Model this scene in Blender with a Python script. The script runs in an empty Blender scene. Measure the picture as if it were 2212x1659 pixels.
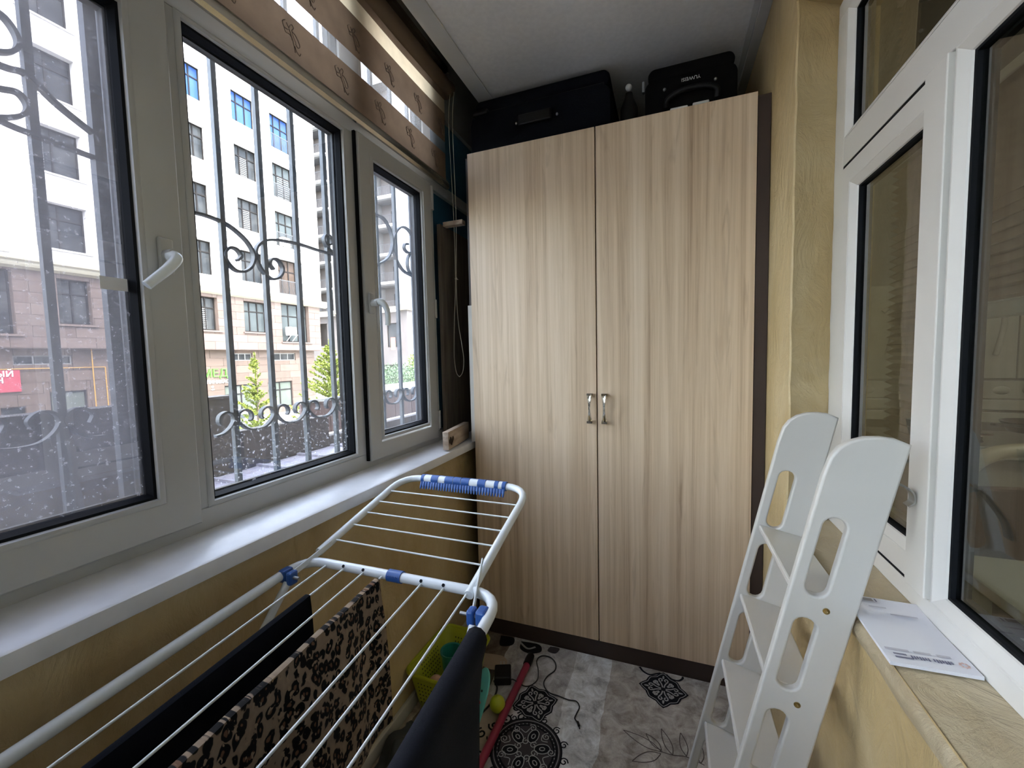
import bpy, bmesh, math, random
from mathutils import Vector, Matrix
random.seed(7)
C = bpy.context.scene.collection
scn = bpy.context.scene
PI = math.pi

# ------------------------------------------------------------------ camera
cam_d = bpy.data.cameras.new('camera'); cam = bpy.data.objects.new('camera', cam_d); C.objects.link(cam)
cam_d.sensor_width = 36; cam_d.lens = 14.4544; cam_d.clip_start = 0.02; cam_d.clip_end = 400
R_ = Vector((0.935698, 0.352112, -0.022040)); F_ = Vector((-0.352792, 0.933373, -0.065973))
F_.normalize(); R_ = (R_ - F_ * R_.dot(F_)).normalized(); U_ = R_.cross(F_)
cam.matrix_world = Matrix(((R_.x, U_.x, -F_.x, 0), (R_.y, U_.y, -F_.y, 0), (R_.z, U_.z, -F_.z, 1.27), (0, 0, 0, 1)))
scn.camera = cam

# ------------------------------------------------------------------ world, sun, exposure
w = bpy.data.worlds.new('sky'); scn.world = w; w.use_nodes = True
nt = w.node_tree; nt.nodes.clear()
sky = nt.nodes.new('ShaderNodeTexSky'); sky.sky_type = 'NISHITA'; sky.sun_disc = False
sky.sun_elevation = math.radians(52); sky.sun_rotation = math.radians(113)
sky.air_density = 1.0; sky.dust_density = 2.0; sky.ozone_density = 1.0
hs = nt.nodes.new('ShaderNodeHueSaturation'); hs.inputs['Saturation'].default_value = 0.55
bg = nt.nodes.new('ShaderNodeBackground'); bg.inputs['Strength'].default_value = 1.25
ow = nt.nodes.new('ShaderNodeOutputWorld')
nt.links.new(sky.outputs[0], hs.inputs['Color']); nt.links.new(hs.outputs[0], bg.inputs[0]); nt.links.new(bg.outputs[0], ow.inputs[0])
sd = bpy.data.lights.new('sun', 'SUN'); sun = bpy.data.objects.new('sun', sd); C.objects.link(sun)
sd.energy = 3.0; sd.angle = math.radians(0.6); sd.color = (1.0, 0.95, 0.87)
sdir = Vector((-0.80, 0.36, -1.12)).normalized()
sun.rotation_euler = sdir.to_track_quat('-Z', 'Y').to_euler(); sun.location = (6, -4, 30)
scn.view_settings.view_transform = 'Standard'; scn.view_settings.look = 'None'
scn.view_settings.gamma = 1; scn.view_settings.use_curve_mapping = False
scn.view_settings.exposure = 1.85

# ------------------------------------------------------------------ materials
def base_mat(name):
    m = bpy.data.materials.new(name); m.use_nodes = True
    n = m.node_tree.nodes; n.clear()
    b = n.new('ShaderNodeBsdfPrincipled'); o = n.new('ShaderNodeOutputMaterial')
    m.node_tree.links.new(b.outputs[0], o.inputs[0])
    return m, m.node_tree, b, o
def nd(t, typ, **kw):
    x = t.nodes.new(typ)
    for k, v in kw.items():
        if k in x.inputs: x.inputs[k].default_value = v
        else: setattr(x, k, v)
    return x
def ramp(t, stops, interp='LINEAR'):
    r = t.nodes.new('ShaderNodeValToRGB'); r.color_ramp.interpolation = interp
    e = r.color_ramp.elements
    while len(e) < len(stops): e.new(0.5)
    for i, (p, c) in enumerate(stops):
        e[i].position = p; e[i].color = (c[0], c[1], c[2], 1) if len(c) == 3 else c
    return r
def coords(t, scale=(1, 1, 1), rot=(0, 0, 0), loc=(0, 0, 0)):
    tc = t.nodes.new('ShaderNodeTexCoord'); mp = t.nodes.new('ShaderNodeMapping')
    mp.inputs['Scale'].default_value = scale; mp.inputs['Rotation'].default_value = rot; mp.inputs['Location'].default_value = loc
    t.links.new(tc.outputs['Object'], mp.inputs['Vector']); return mp
def add_bump(t, b, src, strength=0.2, dist=0.01):
    bp = t.nodes.new('ShaderNodeBump'); bp.inputs['Strength'].default_value = strength; bp.inputs['Distance'].default_value = dist
    t.links.new(src, bp.inputs['Height']); t.links.new(bp.outputs[0], b.inputs['Normal'])
def M(name, col, rough=0.5, metal=0.0, col2=None, scale=8, detail=4, bump=0, bscale=None, bdist=0.003, stretch=(1, 1, 1), spec=0.5, trans=0, coat=0, emit=0):
    m, t, b, o = base_mat(name)
    b.inputs['Base Color'].default_value = (*col, 1); b.inputs['Roughness'].default_value = rough
    b.inputs['Metallic'].default_value = metal; b.inputs['Specular IOR Level'].default_value = spec
    if coat: b.inputs['Coat Weight'].default_value = coat
    n = nd(t, 'ShaderNodeTexNoise', Scale=scale, Detail=detail)
    t.links.new(coords(t, stretch).outputs[0], n.inputs['Vector'])
    c2 = col2 or tuple(c * 0.93 for c in col)
    r = ramp(t, [(0.35, c2), (0.65, col)]); t.links.new(n.outputs[0], r.inputs[0]); t.links.new(r.outputs[0], b.inputs['Base Color'])
    if bump:
        n2 = nd(t, 'ShaderNodeTexNoise', Scale=bscale or scale * 3, Detail=5)
        t.links.new(coords(t, stretch).outputs[0], n2.inputs['Vector']); add_bump(t, b, n2.outputs[0], bump, bdist)
    return m
def glass_mat(name, tint=(1, 1, 1), dust=0.0, dustcol=(0.6, 0.6, 0.62), speck=0.0, zfade=None, spec=1.0, streak=0.0):
    """thin pane: transparent + fresnel reflection, under a film of dust that scatters light"""
    m = bpy.data.materials.new(name); m.use_nodes = True; t = m.node_tree; t.nodes.clear()
    tr = nd(t, 'ShaderNodeBsdfTransparent'); tr.inputs[0].default_value = (*tint, 1)
    gl = nd(t, 'ShaderNodeBsdfGlossy'); gl.inputs['Roughness'].default_value = 0.015
    lw = nd(t, 'ShaderNodeLayerWeight', Blend=0.5)
    pw5 = nd(t, 'ShaderNodeMath', operation='POWER'); pw5.inputs[1].default_value = 5; t.links.new(lw.outputs['Facing'], pw5.inputs[0])
    fr = nd(t, 'ShaderNodeMath', operation='MULTIPLY_ADD'); fr.inputs[1].default_value = 0.92; fr.inputs[2].default_value = 0.06; t.links.new(pw5.outputs[0], fr.inputs[0])
    mu = nd(t, 'ShaderNodeMath', operation='MULTIPLY'); mu.inputs[1].default_value = spec
    mx = nd(t, 'ShaderNodeMixShader'); o = nd(t, 'ShaderNodeOutputMaterial')
    t.links.new(fr.outputs[0], mu.inputs[0]); t.links.new(mu.outputs[0], mx.inputs[0]); t.links.new(tr.outputs[0], mx.inputs[1]); t.links.new(gl.outputs[0], mx.inputs[2])
    out = mx
    if dust or speck:
        df = nd(t, 'ShaderNodeBsdfDiffuse'); df.inputs[0].default_value = (*dustcol, 1)
        tl = nd(t, 'ShaderNodeBsdfTranslucent'); tl.inputs[0].default_value = (*dustcol, 1)
        dm = nd(t, 'ShaderNodeMixShader'); dm.inputs[0].default_value = 0.65
        t.links.new(df.outputs[0], dm.inputs[1]); t.links.new(tl.outputs[0], dm.inputs[2])
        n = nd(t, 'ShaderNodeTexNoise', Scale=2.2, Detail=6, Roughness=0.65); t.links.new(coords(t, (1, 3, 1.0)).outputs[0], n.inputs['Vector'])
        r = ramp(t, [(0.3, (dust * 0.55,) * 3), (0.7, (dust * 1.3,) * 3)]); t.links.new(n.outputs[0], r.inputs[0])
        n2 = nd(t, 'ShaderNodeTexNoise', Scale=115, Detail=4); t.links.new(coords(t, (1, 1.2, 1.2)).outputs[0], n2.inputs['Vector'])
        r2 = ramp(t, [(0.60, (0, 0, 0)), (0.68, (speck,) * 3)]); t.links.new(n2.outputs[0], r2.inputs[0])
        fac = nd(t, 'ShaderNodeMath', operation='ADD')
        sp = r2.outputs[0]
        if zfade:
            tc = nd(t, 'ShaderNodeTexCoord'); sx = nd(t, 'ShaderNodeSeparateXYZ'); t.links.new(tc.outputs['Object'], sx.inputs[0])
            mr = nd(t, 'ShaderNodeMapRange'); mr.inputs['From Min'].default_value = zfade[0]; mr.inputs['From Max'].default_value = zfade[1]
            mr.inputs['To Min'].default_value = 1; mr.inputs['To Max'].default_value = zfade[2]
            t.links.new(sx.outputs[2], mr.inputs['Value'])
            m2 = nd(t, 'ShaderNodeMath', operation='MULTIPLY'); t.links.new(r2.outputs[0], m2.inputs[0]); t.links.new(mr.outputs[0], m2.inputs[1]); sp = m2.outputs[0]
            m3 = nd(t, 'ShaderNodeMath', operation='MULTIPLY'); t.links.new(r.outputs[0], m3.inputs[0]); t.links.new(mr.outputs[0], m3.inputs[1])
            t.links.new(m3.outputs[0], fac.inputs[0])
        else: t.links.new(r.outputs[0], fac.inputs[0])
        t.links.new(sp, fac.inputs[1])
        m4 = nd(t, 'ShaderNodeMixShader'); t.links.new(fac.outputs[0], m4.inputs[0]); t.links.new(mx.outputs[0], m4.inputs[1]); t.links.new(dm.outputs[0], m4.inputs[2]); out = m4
    t.links.new(out.outputs[0], o.inputs[0])
    return m

def plaster_mat(name, a, b2, c, bump=0.45):
    m, t, b, o = base_mat(name); b.inputs['Roughness'].default_value = 0.48
    mp = coords(t, (1, 1, 0.6))
    n = nd(t, 'ShaderNodeTexNoise', Scale=3.2, Detail=7, Roughness=0.6, Distortion=0.9); t.links.new(mp.outputs[0], n.inputs['Vector'])
    r = ramp(t, [(0.30, a), (0.5, b2), (0.72, c)]); t.links.new(n.outputs[0], r.inputs[0])
    t.links.new(r.outputs[0], b.inputs['Base Color'])
    n2 = nd(t, 'ShaderNodeTexNoise', Scale=9, Detail=9, Roughness=0.62, Distortion=1.6); t.links.new(mp.outputs[0], n2.inputs['Vector'])
    add_bump(t, b, n2.outputs[0], bump, 0.03)
    return m
PLAST = plaster_mat('yellow_plaster', (0.43, 0.31, 0.135), (0.53, 0.40, 0.20), (0.62, 0.50, 0.29))
SILLST = plaster_mat('stone_look_plaster', (0.37, 0.29, 0.17), (0.47, 0.39, 0.25), (0.56, 0.48, 0.33), 0.6)
PVC = M('shaded_white_pvc', (0.49, 0.495, 0.48), 0.32, spec=0.5, scale=2)  # left-window PVC, darkened: the shade on its inner faces is in the colour
PVCW = M('white_pvc_warm', (0.70, 0.68, 0.63), 0.38, scale=2)
SILLP = M('white_sill_laminate', (0.76, 0.77, 0.79), 0.28, scale=20, bump=0.04)
RUB = M('black_rubber', (0.007, 0.008, 0.010), 0.6, spec=0.12)
SPACER = M('grey_spacer', (0.03, 0.033, 0.036), 0.5, spec=0.2)
CEIL = M('ceiling_panel', (0.80, 0.79, 0.76), 0.45, scale=60, bump=0.03)
CEILT = M('ceiling_trim', (0.58, 0.58, 0.56), 0.4)
HEAD = M('grey_header', (0.30, 0.30, 0.29), 0.6)
TEAL = M('teal_foil', (0.04, 0.16, 0.25), 0.5, scale=3)
DARKBR = M('dark_wenge', (0.045, 0.028, 0.022), 0.5, scale=30, stretch=(1, 1, 0.1))
PANELW = M('pale_panel_edge', (0.50, 0.47, 0.41), 0.5)
GREYSTR = M('greyed_wall', (0.35, 0.33, 0.3), 0.8)
METW = M('white_enamel_tube', (0.80, 0.85, 0.87), 0.27, coat=0.3, scale=3)
WIREW = M('white_coated_wire', (0.80, 0.84, 0.84), 0.35, scale=3)
BLUE = M('blue_plastic', (0.030, 0.105, 0.36), 0.38, scale=10)
BLUEC = M('blue_comb_plastic', (0.045, 0.13, 0.40), 0.4, scale=10)
CHROME = M('chrome', (0.62, 0.62, 0.62), 0.10, metal=1.0, scale=2)
STEEL = M('brushed_steel', (0.42, 0.43, 0.42), 0.35, metal=1.0, scale=2)
BRASS = M('yellow_zinc_screw', (0.42, 0.32, 0.14), 0.3, metal=1.0, scale=2)
BLACKC = M('black_cotton', (0.006, 0.007, 0.010), 0.95, scale=200, bump=0.2, spec=0.1)
NAVYC = M('black_denim', (0.010, 0.011, 0.016), 0.92, scale=220, bump=0.3, spec=0.15)
CASEN = M('navy_suitcase_fabric', (0.003, 0.0045, 0.009), 0.85, scale=150, bump=0.25, spec=0.15)
CASEB = M('black_suitcase_fabric', (0.0025, 0.0025, 0.003), 0.85, scale=150, bump=0.25, spec=0.15)
BLACKP = M('black_plastic', (0.005, 0.005, 0.0055), 0.45, spec=0.3)
WHITEP = M('white_plastic', (0.75, 0.75, 0.72), 0.4)
LADW = M('white_lacquered_wood', (0.62, 0.60, 0.55), 0.33, scale=2)
IRON = M('weathered_grey_iron', (0.085, 0.10, 0.115), 0.55, col2=(0.16, 0.19, 0.22), scale=35, bump=0.3, bdist=0.001)
PINEW = M('raw_pine', (0.52, 0.42, 0.32), 0.7, col2=(0.34, 0.25, 0.18), scale=9, stretch=(4, 0.6, 6), bump=0.1)
PLYW = M('dull_plywood', (0.17, 0.14, 0.105), 0.75, col2=(0.11, 0.085, 0.065), scale=8, stretch=(5, 5, 0.5))
BASEB = M('white_baseboard', (0.55, 0.52, 0.44), 0.4)
LIME = M('lime_plastic', (0.36, 0.40, 0.012), 0.4, scale=3)
MINT = M('mint_plastic', (0.10, 0.42, 0.34), 0.4)
MINTD = M('teal_plastic', (0.02, 0.22, 0.17), 0.35)
PINKB = M('pale_pink_plastic', (0.50, 0.30, 0.22), 0.5)
REDP = M('red_print', (0.50, 0.03, 0.04), 0.4)
CRIM = M('crimson_tube', (0.26, 0.018, 0.048), 0.35)
PAPER = M('white_paper', (0.72, 0.72, 0.76), 0.6, scale=2)
INK = M('grey_ink', (0.16, 0.16, 0.24), 0.7)
INKL = M('faint_ink', (0.50, 0.49, 0.53), 0.7)
INKR = M('faded_orange_ink', (0.62, 0.43, 0.38), 0.7)
CORDM = M('cream_cord', (0.50, 0.46, 0.36), 0.6)
CABLE = M('black_cable', (0.008, 0.008, 0.008), 0.5)
GL_MID = glass_mat('dusty_glass', (0.97, 0.98, 0.98), dust=0.012, speck=0.45, zfade=(0.11, 0.34, 0.12))
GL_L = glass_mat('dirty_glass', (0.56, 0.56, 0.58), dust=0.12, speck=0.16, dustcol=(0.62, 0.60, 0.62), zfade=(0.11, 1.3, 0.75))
GL_R = glass_mat('hazy_glass', (0.97, 0.98, 0.99), dust=0.04, speck=0.06)
GL_IN = glass_mat('interior_glass', (0.72, 0.74, 0.70), spec=1.6)

def wood_mat(name, off):
    m, t, b, o = base_mat(name); b.inputs['Roughness'].default_value = 0.42
    mp = coords(t, (1, 1, 0.016), loc=(off, 0, off * 3))
    n = nd(t, 'ShaderNodeTexNoise', Scale=30, Detail=8, Roughness=0.7, Distortion=0.35); t.links.new(mp.outputs[0], n.inputs['Vector'])
    r = ramp(t, [(0.30, (0.36, 0.25, 0.155)), (0.42, (0.55, 0.41, 0.27)), (0.55, (0.66, 0.515, 0.355)), (0.72, (0.76, 0.62, 0.46))])
    t.links.new(n.outputs[0], r.inputs[0])
    mp2 = coords(t, (1, 1, 0.10), loc=(off * 2, 0, 1))
    n2 = nd(t, 'ShaderNodeTexNoise', Scale=26, Detail=3, Distortion=1.2); t.links.new(mp2.outputs[0], n2.inputs['Vector'])
    r2 = ramp(t, [(0.60, (1, 1, 1)), (0.74, (0.78, 0.75, 0.73))]); t.links.new(n2.outputs[0], r2.inputs[0])
    mx = nd(t, 'ShaderNodeMix', data_type='RGBA', blend_type='MULTIPLY'); mx.inputs[0].default_value = 1
    t.links.new(r.outputs[0], mx.inputs[6]); t.links.new(r2.outputs[0], mx.inputs[7]); t.links.new(mx.outputs[2], b.inputs['Base Color'])
    add_bump(t, b, n.outputs[0], 0.05, 0.001)
    return m
WOOD1 = wood_mat('ash_laminate', 0.3); WOOD2 = wood_mat('ash_laminate_b', 4.7)

def leopard_mat():
    m, t, b, o = base_mat('leopard_print'); b.inputs['Roughness'].default_value = 0.8; b.inputs['Specular IOR Level'].default_value = 0.2
    mp = coords(t, (0.0, 1.35, 1.0))
    n = nd(t, 'ShaderNodeTexNoise', Scale=38, Detail=2); t.links.new(mp.outputs[0], n.inputs['Vector'])
    va = nd(t, 'ShaderNodeVectorMath', operation='MULTIPLY_ADD'); va.inputs[1].default_value = (0.022,) * 3
    t.links.new(n.outputs['Color'], va.inputs[0]); t.links.new(mp.outputs[0], va.inputs[2])
    v = nd(t, 'ShaderNodeTexVoronoi', Scale=48, Randomness=0.85); t.links.new(va.outputs[0], v.inputs['Vector'])
    r = ramp(t, [(0.0, (0.16, 0.085, 0.05)), (0.17, (0.16, 0.085, 0.05)), (0.22, (0.007, 0.006, 0.006)), (0.49, (0.007, 0.006, 0.006)), (0.54, (0.26, 0.19, 0.13)), (1, (0.33, 0.25, 0.17))])
    t.links.new(v.outputs['Distance'], r.inputs[0])
    n2 = nd(t, 'ShaderNodeTexNoise', Scale=85, Detail=1); t.links.new(mp.outputs[0], n2.inputs['Vector'])
    r2 = ramp(t, [(0.62, (0, 0, 0)), (0.65, (1, 1, 1))]); t.links.new(n2.outputs[0], r2.inputs[0])
    mx = nd(t, 'ShaderNodeMix', data_type='RGBA'); t.links.new(r2.outputs[0], mx.inputs[0]); t.links.new(r.outputs[0], mx.inputs[6]); mx.inputs[7].default_value = (0.33, 0.24, 0.16, 1)
    t.links.new(mx.outputs[2], b.inputs['Base Color'])
    return m
LEO = leopard_mat()

def rug_mat():
    m, t, b, o = base_mat('mottled_rug_pile'); b.inputs['Roughness'].default_value = 0.95; b.inputs['Specular IOR Level'].default_value = 0.1
    mp = coords(t, (1, 1, 1))
    sx = nd(t, 'ShaderNodeSeparateXYZ'); t.links.new(mp.outputs[0], sx.inputs[0])
    nz = nd(t, 'ShaderNodeTexNoise', Scale=9, Detail=4); t.links.new(mp.outputs[0], nz.inputs['Vector'])
    ma = nd(t, 'ShaderNodeMath', operation='MULTIPLY_ADD'); ma.inputs[1].default_value = 0.045; t.links.new(nz.outputs[0], ma.inputs[0]); t.links.new(sx.outputs[0], ma.inputs[2])
    mr = nd(t, 'ShaderNodeMapRange'); mr.inputs['From Min'].default_value = -1; mr.inputs['From Max'].default_value = 1; t.links.new(ma.outputs[0], mr.inputs['Value'])
    # positions: x=-0.63 -> .207 ; x=-.145 -> .45 ; x=-.01->.518
    zone = ramp(t, [(0.0, (0.46, 0.38, 0.29)), (0.195, (0.16, 0.13, 0.105)), (0.29, (0.40, 0.385, 0.365)), (0.436, (0.56, 0.56, 0.54)), (0.507, (0.38, 0.345, 0.30))], 'CONSTANT')
    t.links.new(mr.outputs[0], zone.inputs[0])
    n = nd(t, 'ShaderNodeTexNoise', Scale=16, Detail=8, Roughness=0.72, Distortion=0.5); t.links.new(mp.outputs[0], n.inputs['Vector'])
    r = ramp(t, [(0.34, (0.45, 0.42, 0.40)), (0.5, (1.0, 0.98, 0.96)), (0.64, (1.45, 1.47, 1.5))]); t.links.new(n.outputs[0], r.inputs[0])
    mx = nd(t, 'ShaderNodeMix', data_type='RGBA', blend_type='MULTIPLY'); mx.inputs[0].default_value = 0.85
    t.links.new(zone.outputs[0], mx.inputs[6]); t.links.new(r.outputs[0], mx.inputs[7]); t.links.new(mx.outputs[2], b.inputs['Base Color'])
    n3 = nd(t, 'ShaderNodeTexNoise', Scale=400, Detail=2); t.links.new(mp.outputs[0], n3.inputs['Vector']); add_bump(t, b, n3.outputs[0], 0.5, 0.004)
    return m
RUG = rug_mat()
INKRUG = M('black_pile', (0.012, 0.011, 0.012), 0.95, scale=200, bump=0.4, spec=0.1)
CREAMRUG = M('cream_pile', (0.34, 0.33, 0.31), 0.95, scale=200, bump=0.4, spec=0.1)
GREYRUG = M('grey_pile', (0.05, 0.042, 0.042), 0.95, scale=150, bump=0.4, spec=0.1)
LINERUG = M('brown_pile_line', (0.10, 0.08, 0.07), 0.95, spec=0.1)

def fabric_mat(name, col, transl=0.5, transp=0.0):
    m = bpy.data.materials.new(name); m.use_nodes = True; t = m.node_tree; t.nodes.clear()
    df = nd(t, 'ShaderNodeBsdfDiffuse'); df.inputs[0].default_value = (*col, 1)
    tl = nd(t, 'ShaderNodeBsdfTranslucent')
    n = nd(t, 'ShaderNodeTexNoise', Scale=14, Detail=5); t.links.new(coords(t).outputs[0], n.inputs['Vector'])
    r = ramp(t, [(0.3, tuple(c * 0.8 for c in col)), (0.7, col)]); t.links.new(n.outputs[0], r.inputs[0]); t.links.new(r.outputs[0], tl.inputs[0]); t.links.new(r.outputs[0], df.inputs[0])
    mx = nd(t, 'ShaderNodeMixShader'); mx.inputs[0].default_value = transl
    t.links.new(df.outputs[0], mx.inputs[1]); t.links.new(tl.outputs[0], mx.inputs[2]); out = mx
    if transp:
        tr = nd(t, 'ShaderNodeBsdfTransparent'); m2 = nd(t, 'ShaderNodeMixShader'); m2.inputs[0].default_value = transp
        t.links.new(mx.outputs[0], m2.inputs[1]); t.links.new(tr.outputs[0], m2.inputs[2]); out = m2
    o = nd(t, 'ShaderNodeOutputMaterial'); t.links.new(out.outputs[0], o.inputs[0]); return m
BL_OP = fabric_mat('beige_blind_fabric', (0.25, 0.175, 0.12), 0.22)
BL_SH = fabric_mat('sheer_blind_net', (0.82, 0.80, 0.78), 0.5, 0.72)
BL_TAN = fabric_mat('half_sheer_blind', (0.72, 0.60, 0.42), 0.6)
BL_TUBE = M('brown_blind_roll', (0.15, 0.105, 0.07), 0.8)
ALU = M('beige_aluminium_bar', (0.62, 0.58, 0.50), 0.2, metal=0.85)
PRINT = M('brown_floral_ink', (0.17, 0.12, 0.09), 0.9)
KBL = fabric_mat('taupe_pleated_blind', (0.40, 0.33, 0.26), 0.3)

# exterior
FW = M('white_render', (0.74, 0.735, 0.71), 0.85, col2=(0.68, 0.67, 0.65), scale=0.5)
FC = M('cream_cornice', (0.60, 0.56, 0.40), 0.8, scale=1)
ST = [M('pink_travertine_%d' % i, c, 0.8, col2=tuple(k * 0.86 for k in c), scale=3, stretch=(1, 0.5, 3)) for i, c in enumerate([(0.165, 0.115, 0.09), (0.15, 0.10, 0.078), (0.19, 0.135, 0.108)])]
SG = [M('brown_travertine_%d' % i, c, 0.8, col2=tuple(k * 0.86 for k in c), scale=3, stretch=(1, 0.5, 3)) for i, c in enumerate([(0.135, 0.088, 0.062), (0.12, 0.078, 0.054), (0.155, 0.105, 0.077)])]
WFR = M('dark_brown_window_frame', (0.010, 0.009, 0.009), 0.6, spec=0.08)
WFL = M('pale_window_frame', (0.45, 0.45, 0.42), 0.5)
PD = M('painted_dark_reflection_pane', (0.055, 0.065, 0.075), 0.15, col2=(0.16, 0.17, 0.175), scale=1.4, spec=0.07)  # dark reflection of the facing side painted into the pane colour
PB = M('painted_sky_reflection_pane', (0.035, 0.09, 0.30), 0.2, col2=(0.05, 0.13, 0.40), scale=0.5, spec=0.12)  # upper panes: blue sky reflection painted as base colour
PC = M('curtained_pane', (0.22, 0.26, 0.26), 0.15, col2=(0.14, 0.17, 0.18), scale=1.2, spec=0.07)
PBR = M('amber_curtained_pane', (0.22, 0.15, 0.11), 0.2, col2=(0.13, 0.085, 0.06), scale=1.5, spec=0.07)
PGR = M('frosted_shop_pane', (0.24, 0.29, 0.24), 0.3, col2=(0.34, 0.37, 0.33), scale=1.0, spec=0.07)
LOUV = M('white_louvre', (0.55, 0.55, 0.55), 0.5)
RAIL = M('black_railing', (0.03, 0.03, 0.032), 0.5)
BWALL = M('grey_render', (0.40, 0.40, 0.40), 0.85, scale=0.5)
BWALL2 = M('pale_grey_panel', (0.62, 0.61, 0.63), 0.85, scale=0.4)
BBRN = M('beige_render', (0.30, 0.26, 0.24), 0.85, scale=0.5)
ACW = M('ac_white', (0.75, 0.75, 0.72), 0.5)
ACD = M('ac_fan_dark', (0.16, 0.16, 0.16), 0.5)
SIGNR = M('red_sign', (0.50, 0.035, 0.07), 0.5)
SIGNG = M('green_letters', (0.07, 0.42, 0.01), 0.5)
SIGNW = M('white_letters', (0.80, 0.80, 0.80), 0.5)
YPIPE = M('yellow_gas_pipe', (0.60, 0.32, 0.03), 0.5)
FENCE = M('dark_brown_granite', (0.030, 0.022, 0.020), 0.6, col2=(0.05, 0.04, 0.036), scale=20)
MAROON = M('maroon_sheet', (0.10, 0.045, 0.042), 0.55)
PLATF = M('lilac_grey_sheet', (0.62, 0.60, 0.68), 0.5, col2=(0.42, 0.39, 0.48), scale=3, stretch=(6, 1, 1))
ASPH = M('pale_bounce_paving', (0.50, 0.49, 0.47), 0.9, scale=3)  # unseen ground, made pale to bounce light up to the ceiling
CARW = M('white_car_paint', (0.78, 0.78, 0.78), 0.2, coat=0.6, scale=1)
CARB = M('blue_car_paint', (0.10, 0.13, 0.35), 0.2, coat=0.6, scale=1)
CARG = M('car_window', (0.03, 0.035, 0.04), 0.1)
NEEDLE = M('bright_larch_needles', (0.42, 0.52, 0.03), 0.7, col2=(0.30, 0.42, 0.02), scale=6)
LEAFG = M('fresh_green_leaves', (0.22, 0.38, 0.04), 0.7, col2=(0.35, 0.48, 0.05), scale=4)
LEAFD = M('soft_green_leaves', (0.10, 0.20, 0.09), 0.7, col2=(0.14, 0.26, 0.10), scale=4)
BARK = M('grey_bark', (0.12, 0.09, 0.07), 0.9)
CONC = M('our_facade_render', (0.45, 0.43, 0.40), 0.9, scale=1)
# kitchen
KW = M('kitchen_wall', (0.34, 0.33, 0.29), 0.7)
KF = M('kitchen_floor', (0.20, 0.17, 0.13), 0.5)
KTILE = M('kitchen_tile', (0.42, 0.42, 0.37), 0.3, scale=20)
KDARK = M('kitchen_dark', (0.03, 0.03, 0.03), 0.3)
KTABLE = M('kitchen_table_top', (0.55, 0.55, 0.46), 0.35)
KCHAIR = M('cream_chair_wood', (0.55, 0.50, 0.38), 0.4)
KBROWN = M('brown_upholstery', (0.09, 0.06, 0.045), 0.8)
KBLUE = M('pale_blue_plastic', (0.12, 0.28, 0.36), 0.4)

def tone(k, *ms):
    for m in ms:
        for n in m.node_tree.nodes:
            if n.type == 'VALTORGB':
                for e in n.color_ramp.elements: e.color = (e.color[0] * k, e.color[1] * k, e.color[2] * k, 1)
tone(0.72, FW); tone(0.42, *ST, *SG); tone(0.20, PD, PC, PBR, PGR); tone(0.42, PB, SIGNR, SIGNG, YPIPE, FC, MAROON, CARB); tone(0.28, BWALL, BWALL2, BBRN, NEEDLE, LEAFG, LEAFD, WFL, LOUV); tone(0.5, FENCE)
tone(0.26, IRON); tone(0.6, ACW, CARW); tone(0.30, PLATF)
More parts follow.
